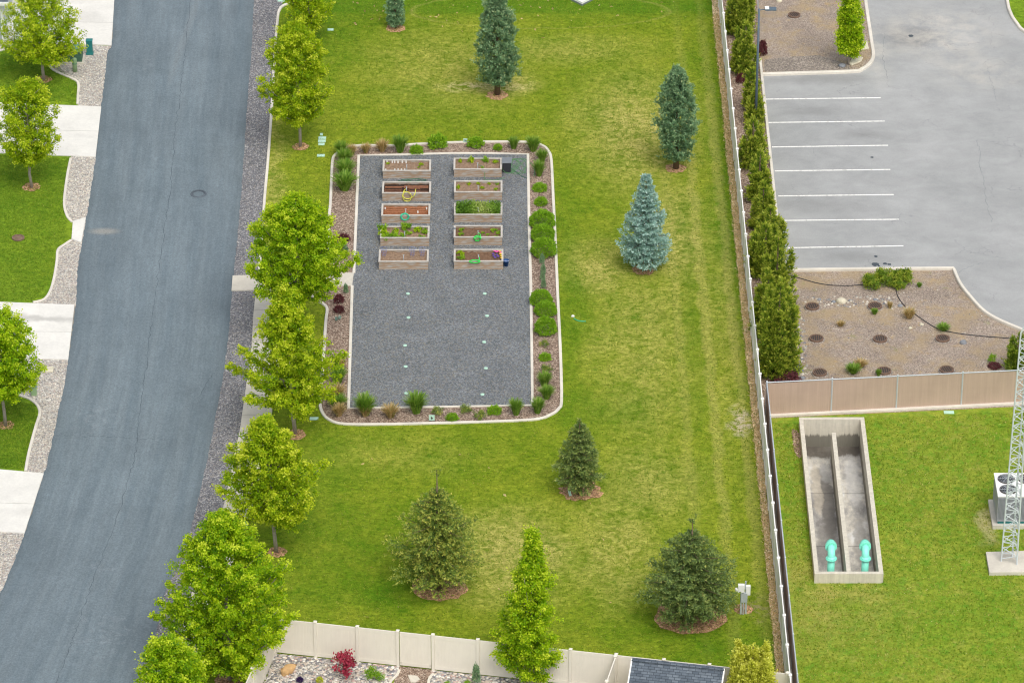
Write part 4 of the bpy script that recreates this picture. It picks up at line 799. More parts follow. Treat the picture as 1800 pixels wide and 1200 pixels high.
# weeds on the dirt
for i, (k, x, y, w_, h_, lb) in enumerate([('tan', 1598, 552, 26, 20, 'orange-tan weed tuft on the dirt crossing the black hose'), ('green', 1658, 577, 26, 12, 'green weed above the right rusty lid'), ('green', 1537, 548, 14, 12, 'green tuft in front of the upper middle lid'), ('green', 1500, 650, 30, 18, 'wide low green weed above the brown fence'),
        ('tan', 1512, 640, 26, 16, 'dry weed behind the wide green one'), ('tan', 1564, 536, 12, 14, 'rust coloured weed near the upper middle lid'), ('green', 1616, 501, 11, 10, 'tiny green weed right of the spreading shrub'), ('green', 1544, 655, 12, 14, 'green weed at the lower middle lid'), ('tan', 1478, 570, 18, 10, 'pale dry tuft in the middle of the dirt bed')]):
    shrub(k, 'weed', lb, x, y, w_, h_, 'weed')

# ------------------------------------------------------------------ fences
def copyto(src, parent, loc, rz=None, name=None):
    c = src.copy(); link(c, parent); c.location = loc
    if rz is not None: c.rotation_euler[2] = rz
    for g_ in list(src.children):
        d = g_.copy(); link(d, c)
    return c
def vinyl_fence(label, posts, H, mat, group=None, gate=None, groove=.15):
    """posts: world xy positions in order"""
    t = thing('vinyl_fence', label, 'fence', (*posts[0], 0), 0, group); o0 = posts[0]
    cache = {}; first = None
    for i, p in enumerate(posts):
        a = posts[min(i+1, len(posts)-1)]-posts[max(i-1, 0)]; rz = math.atan2(a[1], a[0])
        if first is None:
            first = MB().box((0, 0, (H+.05)/2), (.127, .127, H+.05)).build('post', M[mat], t)
            MB().add([(-.08, -.08, H+.05), (.08, -.08, H+.05), (.08, .08, H+.05), (-.08, .08, H+.05), (-.08, -.08, H+.075), (.08, -.08, H+.075), (.08, .08, H+.075), (-.08, .08, H+.075), (0, 0, H+.13)],
                     [(3, 2, 1, 0), (0, 1, 5, 4), (1, 2, 6, 5), (2, 3, 7, 6), (3, 0, 4, 7), (4, 5, 8), (5, 6, 8), (6, 7, 8), (7, 4, 8)]).build('cap', M[mat], first)
            q = first
        else: q = copyto(first, t, (0, 0, 0))
        q.location = (p[0]-o0[0], p[1]-o0[1], 0); q.rotation_euler[2] = rz
    for i in range(len(posts)-1):
        a, b = posts[i], posts[i+1]; L = np.linalg.norm(b-a)-.13; rz = math.atan2(b[1]-a[1], b[0]-a[0]); key = round(L, 2); isg = gate == i
        if isg: L -= .06
        if (key, isg) not in cache:
            m = MB(); z0 = .06 if not isg else .09; m.box((0, 0, z0+.09), (L, .05, .18)).box((0, 0, H-.09), (L, .05, .18))
            nb = max(4, int(L/groove)); wv = L/nb
            if isg: m.box((-L/2+.05, 0, H/2), (.1, .05, H-.4)).box((L/2-.05, 0, H/2), (.1, .05, H-.4))
            for k in range(nb): m.box((-L/2+wv*(k+.5), 0, H/2+.03), (wv-.03, .034, H-.42))
            m.box((0, 0, H/2+.03), (L, .018, H-.42))
            o = m.build('gate' if isg else 'panel', M[mat], t)
            if isg:
                MB().box((L/2-.06, .05, H*.55), (.03, .05, .16)).build('latch', M['dark'], o)
                MB().box((-L/2+.02, .035, H*.25), (.08, .02, .1)).box((-L/2+.02, .035, H*.8), (.08, .02, .1)).build('hinge', M['dark'], o)
            cache[(key, isg)] = o
        else:
            o = copyto(cache[(key, isg)], t, (0, 0, 0))
        c = (a+b)/2-o0; o.location = (c[0], c[1], 0); o.rotation_euler[2] = rz
    return t
L27 = np.linalg.norm(fB-fA)/27
vinyl_fence('long white vinyl fence running the whole height of the photo between lawn and evergreens', [fA+fd*L27*i for i in range(-5, 31)], FH, 'vinylw')
FS = 1.86
def sf(x): return P(x, 1094+(x-554)*.1075, FS)[:2]
sposts = [sf(x) for x in (483, 554, 628, 699, 761, 840, 921, 1003, 1083, 1167, 1247, 1318, 1384)]
vinyl_fence('cream vinyl fence with a gate along the bottom of the lawn', sposts, FS, 'vinyl', gate=3)
w0 = sposts[0]; w1 = P(440, 1183, FS)[:2]; wd_ = w1-w0; wd_ = wd_/np.linalg.norm(wd_)
vinyl_fence('cream vinyl side fence behind the largest maple, running down from the corner', [w0+wd_*(.14+1.95*i) for i in range(7)], FS, 'vinyl')
w0 = sposts[8]; w1 = P(1066, 1199, FS)[:2]; wd_ = w1-w0; wd_ = wd_/np.linalg.norm(wd_)
vinyl_fence('short cream dividing fence left of the shed, meeting the gate fence at a right angle', [w0+wd_*(.14+1.95*i) for i in range(5)], FS, 'vinyl')
def chain_fence(label, a, dr, spans, L, H):
    t = thing('slatted_chain_fence', label, 'fence', (*a, 0), math.atan2(dr[1], dr[0]), 'brown slatted chain link fences')
    p0 = pn = None
    for i in range(spans+1):
        if p0 is None: p0 = MB().tube([(0, 0, 0), (0, 0, H+.05)], .04, 10).lathe([(.045, H+.03), (.045, H+.07), (.01, H+.1)], (0, 0, 0), 10).build('post', M['galv'], t, False)
        else: copyto(p0, t, (i*L, 0, 0))
    for i in range(spans):
        if pn is None:
            m = MB(); k = int(L/.085); wv = L/k
            for j in range(k): m.box((wv*(j+.5), .0, .09+(H-.14)/2), (wv*.86, .012, H-.16))
            m.box((L/2, .012, .09+(H-.14)/2), (L-.02, .006, H-.18))
            pn = m.build('slat_panel', M['slat'], t)
        else: copyto(pn, t, (i*L, 0, 0))
    MB().tube([(0, 0, H), (spans*L, 0, H)], .03, 8).build('top_rail', M['galv'], t)
    m = MB()
    m.box((spans*L/2, 0, .03), (spans*L, .36, .14)).build('concrete_footing', M['kerb'], t)
    return t
chain_fence('brown slatted chain link fence between the dirt bed and the basin lawn', cA, ed, 9, 3.22, FH)
chain_fence('brown slatted chain link fence running down close beside the white fence', cA+cdv*.05, cdv, 15, 3.1, FH)

# ------------------------------------------------------------------ planters
def planter(label, xl, xr, yb, soilm, seed, spig=True):
    a, b = P(xl, yb), P(xr, yb); L = b[0]-a[0]; W = 1.26; H = .46; c = (a+b)/2
    t = thing('raised_planter', label, 'planter', (c[0], c[1]+W/2, 0), 0, 'raised wooden planters in the gravel court')
    def board(l, w_, h_, name='side_board'):
        m = MB()
        for k in range(2): m.box((0, 0, .012+h_*(k+.5)/2), (l, w_, h_/2-.008))
        for k in (-1, 0, 1): m.box((k*(l/2-.1), 0, h_/2+.01), (.06, w_*.5, h_-.02)) if False else None
        return m.build(name, M['wood'], t)
    f_ = board(L, .05, H); f_.location = (0, -W/2+.025, 0)
    k_ = f_.copy(); link(k_, t); k_.location = (0, W/2-.025, 0)
    e = board(W-.1, .05, H, 'end_board'); e.rotation_euler[2] = math.pi/2; e.location = (-L/2+.025, 0, 0)
    e2 = e.copy(); link(e2, t); e2.location = (L/2-.025, 0, 0)
    m = MB(); z = H+.022; m.box((0, -W/2+.03, z), (L+.04, .10, .04)).box((0, W/2-.03, z), (L+.04, .10, .04)).box((-L/2+.03, 0, z), (.10, W-.16, .04)).box((L/2-.03, 0, z), (.10, W-.16, .04))
    m.build('rim', M['rim'], t)
    rg = np.random.default_rng(seed); nx, ny = 26, 12; v = []; 
    for j in range(ny+1):
        for i in range(nx+1): v.append((-L/2+.06+(L-.12)*i/nx, -W/2+.06+(W-.12)*j/ny, H-.09+rg.normal()*.015))
    m = MB(); m.add(v, [(j*(nx+1)+i, j*(nx+1)+i+1, (j+1)*(nx+1)+i+1, (j+1)*(nx+1)+i) for j in range(ny) for i in range(nx)]); m.build('soil', M[soilm], t)
    m = MB(); m.tube([(0, -.32, H-.1), (0, -.32, H+.22)], .02, 8).tube([(0, -.32, H+.2), (0, -.42, H+.2), (0, -.44, H+.14)], .017, 8).box((0, -.32, H+.25), (.09, .02, .02)); m.build('spigot', M['galv'], t)
    return t, c+np.array([0, W/2, 0]), L
def z5(x, y): return 550+x/3.6, 200+y/3.6
beds = {}
for key, x0, x1, yb, sm, lb in [('L1', 443, 745, 412, 'soil', 'top left raised planter with bare soil and a row of white markers'), ('L2', 440, 745, 553, 'soild', 'raised planter with dark soil and copper drip lines, second in the left column'),
        ('L3', 435, 740, 695, 'soilr', 'raised planter filled with reddish bark, third in the left column'), ('L4', 427, 735, 838, 'soil', 'raised planter with green leafy plants along its left side, fourth in the left column'), ('L5', 418, 730, 987, 'soil', 'bottom left raised planter with blue wire cages'),
        ('R1', 892, 1194, 402, 'soil', 'top right raised planter beside the black bin'), ('R2', 895, 1197, 547, 'soil', 'raised planter with scattered seedlings, second in the right column'), ('R3', 895, 1197, 690, 'soil', 'raised planter overgrown with bright green leaves, middle of the right column'),
        ('R4', 893, 1198, 833, 'soilm', 'raised planter with brown soil and a green hose coil, fourth in the right column'), ('R5', 893, 1203, 985, 'soilm', 'bottom right raised planter with pink and yellow flowers')]:
    (pl, py_), (pr, _) = z5(x0, yb), z5(x1, yb); beds[key] = planter(lb, pl, pr, py_, sm, len(beds))
def bp(key, fx, fy, z=.4):
    t, c, L = beds[key]; return np.array([c[0]+fx*L/2, c[1]+fy*.55, z])
def coil(name, label, c, r, n, mat, tail=None, tilt=.0, seed=0, th=.022, cat='hose', wob=.12, group=None):
    rs = random.Random(seed); pts = []; ph = rs.random()*6
    for i in range(int(n*14)+1):
        a = i/14*2*math.pi; k = r*(1+wob*math.sin(a*.37+ph)+rs.uniform(-.03, .03)); x = math.cos(a+ph)*k; y = math.sin(a+ph)*k
        pts.append((c[0]+x, c[1]+y*math.cos(tilt), c[2]+y*math.sin(tilt)+.015*(i/14)))
    if tail: pts += [tuple(p) for p in tail]
    q = spline(pts, 2); o = MB().tube(q, th, 6).build(name, M[mat], None, True); return tag(o, label, cat, group)
def hang(label, mat, key, rimy, pts, th):
    """hose drawn over the front rim: what lies beyond the rim rests on it, the rest hangs down the board"""
    t, c, L = beds[key]; yf = c[1]-1.26/2-.05; q = []
    for k, (x, y) in enumerate(pts):
        px, py = 650+x/5.454, 260+y/5.454
        if y < rimy+4: p = P(px, py, .53+.012*(k % 3))
        else:
            B_ = np.array([0, yf, 0]); z = ZAT(B_, py); d = math.sqrt((yf-CAM[1])**2+(z-CAM[2])**2); p = np.array([P(px, py, z)[0], yf-.012*(k % 3), max(.03, z)])
        q.append(p)
    tag(MB().tube(spline(q, 4), th, 6).build('garden_hose', M[mat], None, True), label, 'hose')
hang('yellow hose looped over the front of the dark soil planter', 'hoseY', 'L2', 435, [(348, 392), (328, 412), (315, 455), (326, 498), (355, 518), (385, 502), (398, 465), (384, 436), (352, 420), (328, 430), (318, 455), (335, 480), (372, 488), (408, 472), (432, 440), (441, 395)], .024)
def circ(cx, cy, rx, ry, n, jit, seed):
    r_ = random.Random(seed); return [(cx+math.cos(i/10*6.283)*rx*(1+r_.uniform(-jit, jit))-i*.15, cy+math.sin(i/10*6.283)*ry*(1+r_.uniform(-jit, jit))) for i in range(n)]
hang('teal hose coil hanging on the front of the bark filled planter', 'hoseT', 'L3', 650, circ(338, 660, 37, 30, 34, .22, 1), .021)
hang('bright green hose coil on the front rim of the fourth right planter', 'hoseG', 'R4', 868, circ(1033, 866, 31, 22, 26, .2, 2)+[(1060, 850), (1055, 825), (1042, 815), (1036, 830)], .024)
hang('bright green hose bunched on the rim of the bottom right planter', 'hoseG', 'R5', 1092, circ(1008, 1088, 45, 14, 22, .2, 3)+[(1052, 1070), (1050, 1050), (1042, 1045)], .026)
q = [P(*z5(x, y), .03) for x, y in ((540, 425), (600, 420), (640, 430), (700, 425), (716, 418), (660, 412), (600, 414), (560, 418), (620, 428), (680, 420), (655, 400), (668, 392), (678, 402), (660, 412), (600, 416))]
tag(MB().tube(spline(q, 5), .02, 6).build('garden_hose', M['hoseD'], None, True), 'dark green hose lying in front of the top left planter', 'hose')
rs = random.Random(7); q = [P(*z5(1190, 330), .3)]
for i in range(26): q.append(P(*z5(1235+55*math.sin(i*1.3)+i*3.6+rs.uniform(-22, 22), 335+48*math.cos(i*1.7)+rs.uniform(-12, 12)), .03))
q.append(P(*z5(1400, 395), .1)); tag(MB().tube(spline(q, 5), .017, 6).build('garden_hose', M['hoseM'], None, True), 'long tangled green hose spread right of the black bin', 'hose')
q = [P(*z5(x, y), .03) for x, y in ((1240, 320), (1260, 350), (1290, 370), (1320, 395), (1350, 405), (1380, 410))]; tag(MB().tube(spline(q, 5), .02, 6).build('garden_hose', M['hoseD'], None, True), 'dark hose crossing the court kerb below the black bin', 'hose')
q = [bp('R1', 0, -.6, .62), bp('R1', .25, -.9, .52), bp('R1', .3, -1.25, .2), P(*z5(1090, 415), .03), P(*z5(1150, 420), .03), P(*z5(1215, 405), .03)]
tag(MB().tube(spline(q, 5), .015, 6).build('garden_hose', M['hoseM'], None, True), 'thin green hose hanging over the front of the top right planter', 'hose')
# drip lines
def drip(key, label, rects, mat):
    m = MB()
    for (a, b, c_, d) in rects: 
        q = [bp(key, a, c_, .42), bp(key, b, c_, .42), bp(key, b, d, .42), bp(key, a, d, .42), bp(key, a, c_, .42)]; m.tube(q, .012, 6)
    tag(m.build('drip_line', M[mat]), label, 'drip line')
drip('L2', 'copper coloured drip lines in the dark soil planter', [(-.9, -.22, -.35, .2), (-.9, .9, -.6, .35), (-.1, .9, .1, .5), (.1, .55, -.55, 0)], 'drip')
drip('L3', 'thin drip line loop on the reddish bark planter', [(-.86, .86, -.55, .55), (-.8, .8, -.2, .2)], 'drip')
def marker(x, y, key, lb):
    p = bp(key, x, y, .37); o = MB().box((0, 0, .07), (.07, .015, .14)).build('plant_marker', M['white']); o.location = p; tag(o, lb, 'plant marker', 'white plant markers')
ON = ['first', 'second', 'third', 'fourth', 'fifth', 'sixth']
for i, x in enumerate((-.84, -.62, -.52, -.38, -.2, -.04)): marker(x, .85, 'L1', f'{ON[i]} white marker from the left along the back rim of the top left planter')
for i, x in enumerate((-.88, -.5, -.36, -.22, -.08)): marker(x, -.8, 'L1', f'{ON[i]} white marker from the left along the front rim of the top left planter')
for x, y, lb in ((-.86, .4, 'left white end fitting on the bark filled planter'), (.86, .4, 'right white end fitting on the bark filled planter'), (.5, -.3, 'white fitting beside the teal hose coil')): marker(x, y, 'L3', lb)
# vegetables
def veg(key, fx, fy, w_, h_, label, kind='veg', name='vegetable_plant', cat='plant'):
    me = PR[kind][rp.randrange(len(PR[kind]))]; o = bpy.data.objects.new(name, me); link(o); o.location = bp(key, fx, fy, .36); o.rotation_euler[2] = rp.random()*6; o.scale = (w_, w_, h_/.72)
    return tag(o, label, cat, 'plants growing in the planters')
for i, (x, y, w_, h_, lb) in enumerate([(-.93, .7, .5, .5, 'tall leafy plant at the back left corner'), (-.85, -.1, .55, .35, 'leafy plant on the left side'), (-.75, -.7, .6, .3, 'leafy plant at the front left corner'), (-.45, -.5, .55, .25, 'low leafy plant near the front, left part'), (-.4, .35, .4, .25, 'low pale plant near the back left'),
        (.03, .8, .5, .6, 'tallest leafy plant at the middle of the back rim'), (.15, .1, .4, .2, 'small plant in the middle'), (.55, .5, .5, .35, 'leafy plant at the back right'), (.85, .2, .4, .35, 'leafy plant at the right end'), (.7, -.7, .35, .2, 'low plant at the front right'), (-.1, -.5, .35, .25, 'low plant left of the spigot')]):
    veg('L4', x, y, w_, h_, lb+' of the fourth left planter')
for x, y, w_, h_, lb in [(-.3, .8, .38, .35, 'leafy seedling at the back rim'), (.3, .85, .42, .35, 'rounder seedling at the back rim, right part'), (-.75, .7, .22, .25, 'small seedling at the back left'), (.75, .5, .3, .25, 'wilted plant at the right'), (.2, -.5, .18, .15, 'tiny seedling near the front')]: veg('R1', x, y, w_, h_, lb+' of the top right planter')
for x, y, w_, h_, lb in [(-.85, 0, .22, .25, 'leaning seedling at the left end'), (-.4, .8, .22, .15, 'seedling at the back, left part'), (0, .8, .22, .15, 'seedling at the back, middle'), (.45, .8, .2, .12, 'seedling at the back, right part'), (.8, .8, .2, .12, 'seedling in the back right corner'), (.17, -.1, .22, .2, 'yellowish seedling right of the spigot'), (.75, -.3, .25, .15, 'reddish seedling at the right')]: veg('R2', x, y, w_, h_, lb+' of the second right planter')
for x, y, w_, h_, lb in [(-.7, .5, .3, .2, 'round seedling at the back left'), (-.72, -.35, .28, .2, 'round seedling at the front left'), (.2, 0, .2, .12, 'small seedling right of the hose'), (.65, .4, .35, .2, 'leafy seedling at the right'), (.85, -.1, .3, .2, 'leafy seedling at the right end'), (.75, -.75, .22, .12, 'low seedling at the front right'), (.4, -.3, .2, .1, 'tiny seedling between the hose and the right plants')]: veg('R4', x, y, w_, h_, lb+' of the fourth right planter')
for x, y, w_, h_, lb in [(-.75, .55, .4, .22, 'leafy plant at the back left'), (-.7, -.2, .4, .22, 'leafy plant at the left, nearer the front')]: veg('R5', x, y, w_, h_, lb+' of the bottom right planter')
for x, y, w_, h_, lb in [(.6, .35, .25, .2, 'small weed at the back right'), (.5, -.1, .15, .12, 'yellow-green seedling'), (-.8, .6, .2, .15, 'pale seedling near the back left')]: veg('L1', x, y, w_, h_, lb+' of the top left planter')
rg = np.random.default_rng(77); n_ = 4200; t_, c_, L_ = beds['R3']; pos = np.stack([c_[0]+rg.uniform(-.5, .5, n_)*(L_-.2), c_[1]+rg.uniform(-.5, .5, n_)*1.05, .36+rg.random(n_)**1.5*.3], -1)
pos[:, 2] += .06*np.sin(pos[:, 0]*5)*np.cos(pos[:, 1]*7)+.04; v = cards(pos, unit(rg.normal(size=(n_, 3))*.5+np.array([0, 0, .7])), .11, .06, rg)
struct(fastmesh('leafy_greens', v, 4, M['gblade'], np.clip(.55+.35*np.sin(pos[:, 0]*3)+rg.normal(size=n_)*.15, 0, 1)), 'stuff')
def flower(x, y, mat, lb):
    p = bp('R5', x, y, .37); m = MB(); t = thing('flower', lb, 'flower', p, 0, 'flowers in the bottom right planter')
    m2 = MB(); m2.tube([(0, 0, 0), (0, 0, .12)], .008, 5).build('stem', M['hoseM'], t)
    for k in range(5): a = k*6.283/5; m.lathe([(.012, .0), (.035, .012), (.012, .024)], (math.cos(a)*.04, math.sin(a)*.04, .115), 8)
    m.build('petals', M[mat], t)
FC = {'pinkf': 'pink', 'yelf': 'yellow', 'purf': 'purple'}
for mt, l_ in (('pinkf', [(.66, .8), (.74, .65), (.8, .8), (.9, .55)]), ('yelf', [(.86, .8), (.9, .3), (.92, -.1), (.94, -.5)]), ('purf', [(.62, -.1), (.68, -.4), (.74, .1), (.8, -.2), (.6, .3)])):
    for q_, (x, y) in enumerate(l_): flower(x, y, mt, f'{ON[q_]} {FC[mt]} flower from the left in the bottom right planter' if mt != 'yelf' else f'{ON[q_]} yellow flower at the right rim of the bottom right planter')
# wire cages, bin, bucket
for j, (x, lb) in enumerate(((-.8, 'blue wire cage at the left of the bottom left planter'), (.35, 'blue wire cage right of the spigot in the bottom left planter'), (.75, 'blue wire cage at the right end of the bottom left planter'))):
    t = thing('plant_cage', lb, 'plant cage', bp('L5', x, .2, .37), 0, 'blue wire plant cages')
    m = MB()
    for k in range(4): a = k*1.57+.4; m.tube([(math.cos(a)*.08, math.sin(a)*.08, 0), (math.cos(a)*.17, math.sin(a)*.17, .5)], .006, 4)
    m.build('legs', M['blwire'], t); m = MB()
    for z, r_ in ((.15, .11), (.32, .14), (.48, .165)): m.tube([(math.cos(a/12*6.2832)*r_, math.sin(a/12*6.2832)*r_, z) for a in range(13)], .006, 4)
    m.build('hoops', M['blwire'], t)
b0 = P(*z5(1226, 374)); t = thing('compost_bin', 'black lidded bin at the right end of the top right planter', 'bin', b0)
MB().add([(-.18, 0, 0), (.22, 0, 0), (.22, .5, 0), (-.18, .5, 0), (-.22, -.03, .6), (.25, -.03, .6), (.25, .55, .6), (-.22, .55, .6)], [(3, 2, 1, 0), (4, 5, 6, 7), (0, 1, 5, 4), (1, 2, 6, 5), (2, 3, 7, 6), (3, 0, 4, 7)]).build('body', M['black'], t, bevel=.02)
o = MB().box((.015, .26, .625), (.52, .64, .045)).build('lid', M['grey'], t, bevel=.015); 
b0 = P(*z5(1222, 962)); t = thing('blue_bucket', 'blue plastic bucket beside the bottom right planter', 'bucket', b0)
MB().lathe([(.11, 0), (.15, .3), (.165, .3), (.165, .33), (.14, .33), (.10, .03)], (0, 0, 0), 18).build('body', M['bluep'], t, True)
MB().tube([(-.16, 0, .31), (-.14, -.12, .36), (0, -.19, .38), (.14, -.12, .36), (.16, 0, .31)], .008, 5).build('handle', M['white'], t)
p = P(*z5(897, 782)); o = MB().lathe([(.05, 0), (.07, .06), (.05, .12)], (p[0], p[1], .45), 10).build('small_cup', M['grey']); tag(o, 'small grey cup on the left rim of the fourth right planter', 'cup')
# sprinkler-like discs in the court
DL = ['top', 'second', 'third', 'fourth', 'lowest']
dA = MB().lathe([(.08, .0), (.098, .02), (.105, .05), (.085, .062), (.02, .066)], (0, 0, 0), 18).build('ground_disc', M['lid'], None, True)
for i, (x, y) in enumerate([(717, 517), (718, 559), (712, 608), (713, 645), (714, 692), (852, 517), (856, 556), (851, 602), (854, 648), (848, 694)]):
    o = dA if i == 0 else dA.copy()
    if i: link(o)
    o.location = P(x, y, .014); tag(o, f'{DL[i%5]} pale green disc of the {"left" if i < 5 else "right"} row in the gravel court', 'ground disc', 'pale discs set in the gravel court')
# plaques & valve lids
def plaque(px, py, lb, w_=.28, h_=.3):
    t = thing('garden_plaque', lb, 'plaque', P(px, py)); MB().box((0, 0, h_/2+.08), (w_, .03, h_)).build('face', M['lid'], t)
    MB().tube([(0, .02, 0), (0, .02, .2)], .012, 6).build('stake', M['grey'], t)
    m = MB(); m.box((-.02, -.018, h_/2+.08), (.035, .006, h_*.55)).box((.03, -.018, h_*.75), (.07, .006, .03)).box((.03, -.018, h_*.45+.05), (.05, .006, .03)).build('mark', M['dark'], t)
plaque(759, 741, 'small white plaque in the mulch below the largest grass'); plaque(818, 252, 'small white plaque on the top kerb of the garden', .22, .2)
def vlid(px, py, lb, w_=.4, d_=.25):
    o = MB().box((0, 0, .02), (w_, d_, .04)).build('valve_box_lid', M['lid'], bevel=.01); o.location = P(px, py); tag(o, lb, 'valve box lid', 'pale green valve box lids')
for i, (x, y, w_, lb) in enumerate([(565, 237, .16, 'smallest valve lid, at the top of the stack left of the garden'), (566.5, 243, .42, 'second valve lid in the stack left of the garden'), (566, 248.5, .42, 'third valve lid in the stack left of the garden'), (565, 254, .34, 'lowest valve lid of the stack left of the garden'), (564, 274, .42, 'single valve lid left of the garden corner'), (581, 53, .34, 'valve lid on the lawn right of the topmost maple'),
        (494, 2, .4, 'valve lid in the gravel at the top kerb end'), (1668, 725, .5, 'valve lid on the grass below the brown fence'), (552, 736, .42, 'valve lid on the lawn behind the forked maple trunk')]): vlid(x, y, lb, w_)
o = MB().box((0, 0, .03), (.55, .5, .06)).build('meter_box', M['paler'], bevel=.01); o.location = P(84, 650); tag(o, 'white meter box lid in the rocks below the third driveway', 'meter box')
t = thing('irrigation_pedestal', 'small pale green pedestal in the rocks by the third yard maple', 'utility pedestal', P(60, 694)); MB().box((0, 0, .25), (.28, .22, .5)).build('body', M['sage'], t, bevel=.03); MB().box((0, 0, .52), (.32, .26, .05)).build('lid', M['tgreen'], t, bevel=.01)
# utilities upper left
t = thing('transformer_box', 'green transformer cabinet on a concrete pad under the first yard maple', 'transformer', P(131, 112))
MB().box((0, .35, .05), (1.05, 1.0, .1)).build('pad', M['concrete'], t); MB().box((0, .38, .42), (.85, .75, .64)).build('cabinet', M['tdark'], t, bevel=.015)
MB().add([(-.45, -.04, .74), (.45, -.04, .74), (.45, .8, .74), (-.45, .8, .74), (-.45, -.04, .77), (.45, -.04, .77), (.45, .8, .84), (-.45, .8, .84)], [(3, 2, 1, 0), (4, 5, 6, 7), (0, 1, 5, 4), (1, 2, 6, 5), (2, 3, 7, 6), (3, 0, 4, 7)]).build('lid', M['tgreen'], t)
MB().box((0, -.005, .4), (.02, .01, .6)).build('door_seam', M['dark'], t)
t = thing('utility_pedestal', 'teal telephone pedestal beside the first driveway', 'utility pedestal', P(158, 95))
MB().box((0, 0, .42), (.34, .3, .84)).build('body', M['teal'], t, bevel=.03); MB().box((0, 0, .86), (.38, .34, .08)).build('cap', M['teal'], t, bevel=.02); MB().box((0, 0, .06), (.42, .36, .12)).build('base', M['teal'], t, bevel=.02)
t = thing('round_pedestal', 'round pale green pedestal in front of the transformer cabinet', 'utility pedestal', P(132, 126))
MB().lathe([(.13, 0), (.13, .75), (.12, .8), (.05, .86), (.01, .87)], (0, 0, 0), 18).build('body', M['sage'], t, True); MB().lathe([(.145, .5), (.145, .56)], (0, 0, 0), 18).build('band', M['tgreen'], t)
# manholes
def manhole(px, py, lb, r=.33, mat='rust', collar=True, z=0, cat='manhole cover', grp=None, spokes=True):
    t = thing('manhole', lb, cat, P(px, py, z), rp.random()*.4, grp)
    if collar: MB().lathe([(r+.12, -.01), (r+.10, .035), (r+.02, .05), (r+.015, .03)], (0, 0, 0), 24, False).build('collar', M['dirtg' if mat == 'rust' else 'iron'], t, True)
    h = .13 if collar and mat == 'rust' else .07 if mat == 'rust' else .012
    MB().lathe([(r+.03, 0), (r+.03, h), (r-.04, h), (r-.04, h-.06)], (0, 0, 0), 26, False).build('frame', M[mat], t)
    m = MB().lathe([(r-.04, h-.05), (r-.04, h-.03), (.01, h-.03)], (0, 0, 0), 26)
    m.build('cover', M['dark' if mat == 'rust' and spokes else 'road' if mat == 'iron' else mat], t)
    if spokes:
        m = MB()
        for k in range(-2, 3): x = k*.11; L = 2*math.sqrt(max(.01, (r-.05)**2-x*x)); m.box((x, 0, h-.004), (.03, L, .014))
        m.build('grate', M[mat], t)
MG = 'rusty drain lids in the dirt bed'
for x, y, lb in ((1428, 541, 'drain lid nearest the evergreens, upper row'), (1538, 540, 'drain lid in the upper row with a green tuft before it'), (1435, 597, 'drain lid nearest the evergreens, middle row'), (1547, 598, 'drain lid in the centre of the middle row'), (1657, 597, 'drain lid at the right end of the middle row'), (1441, 657, 'drain lid nearest the evergreens, lower row'), (1554, 654, 'drain lid in the middle of the lower row, close to the brown fence'), (1664, 652, 'drain lid at the right of the lower row, half behind the brown fence')):
    manhole(x, y, lb, grp=MG)
manhole(1396, 29, 'rusty drain lid in the upper dirt island', z=.09)
manhole(349, 341, 'manhole cover in the road', .32, 'iron', True, .016, spokes=False); manhole(32, 419, 'brown lid in the second front lawn', .3, 'rust', False, .004, spokes=False)
# lamp post
lb0 = P(1328, 222); hz = ZAT(lb0, 16)
t = thing('parking_lamp', 'tall grey lamp post standing in the evergreens beside the parking lot', 'lamp post', lb0)
MB().lathe([(.2, 0), (.2, .35), (.17, .4)], (0, 0, 0), 16).build('footing', M['concrete'], t); MB().tube([(0, 0, .4), (0, 0, hz)], [.075, .055], 10).build('pole', M['poleg'], t, True)
MB().tube([(0, 0, hz-.08), (.35, 0, hz-.02)], .03, 8).build('arm', M['poleg'], t); MB().box((.62, 0, hz+.0), (.62, .34, .09)).build('lamp_head', M['poleg'], t, bevel=.02); MB().box((.42, 0, hz+.06), (.22, .3, .05)).build('driver_box', M['white'], t)
MB().box((.66, 0, hz-.05), (.46, .26, .012)).build('lens', M['white'], t)
# splash pads on island
for pts, lb in (([(1492, 116), (1502, 99), (1517, 106), (1514, 112), (1497, 119)], 'larger pale flat stone at the foot of the slim column tree'), ([(1506, 86), (1524, 76), (1527, 90), (1510, 92)], 'smaller pale flat stone near the island kerb')):
    m = MB().prism(pp(pts), .09, .19); o = m.build('flat_stone', M['paler'], bevel=.03); tag(o, lb, 'stone')
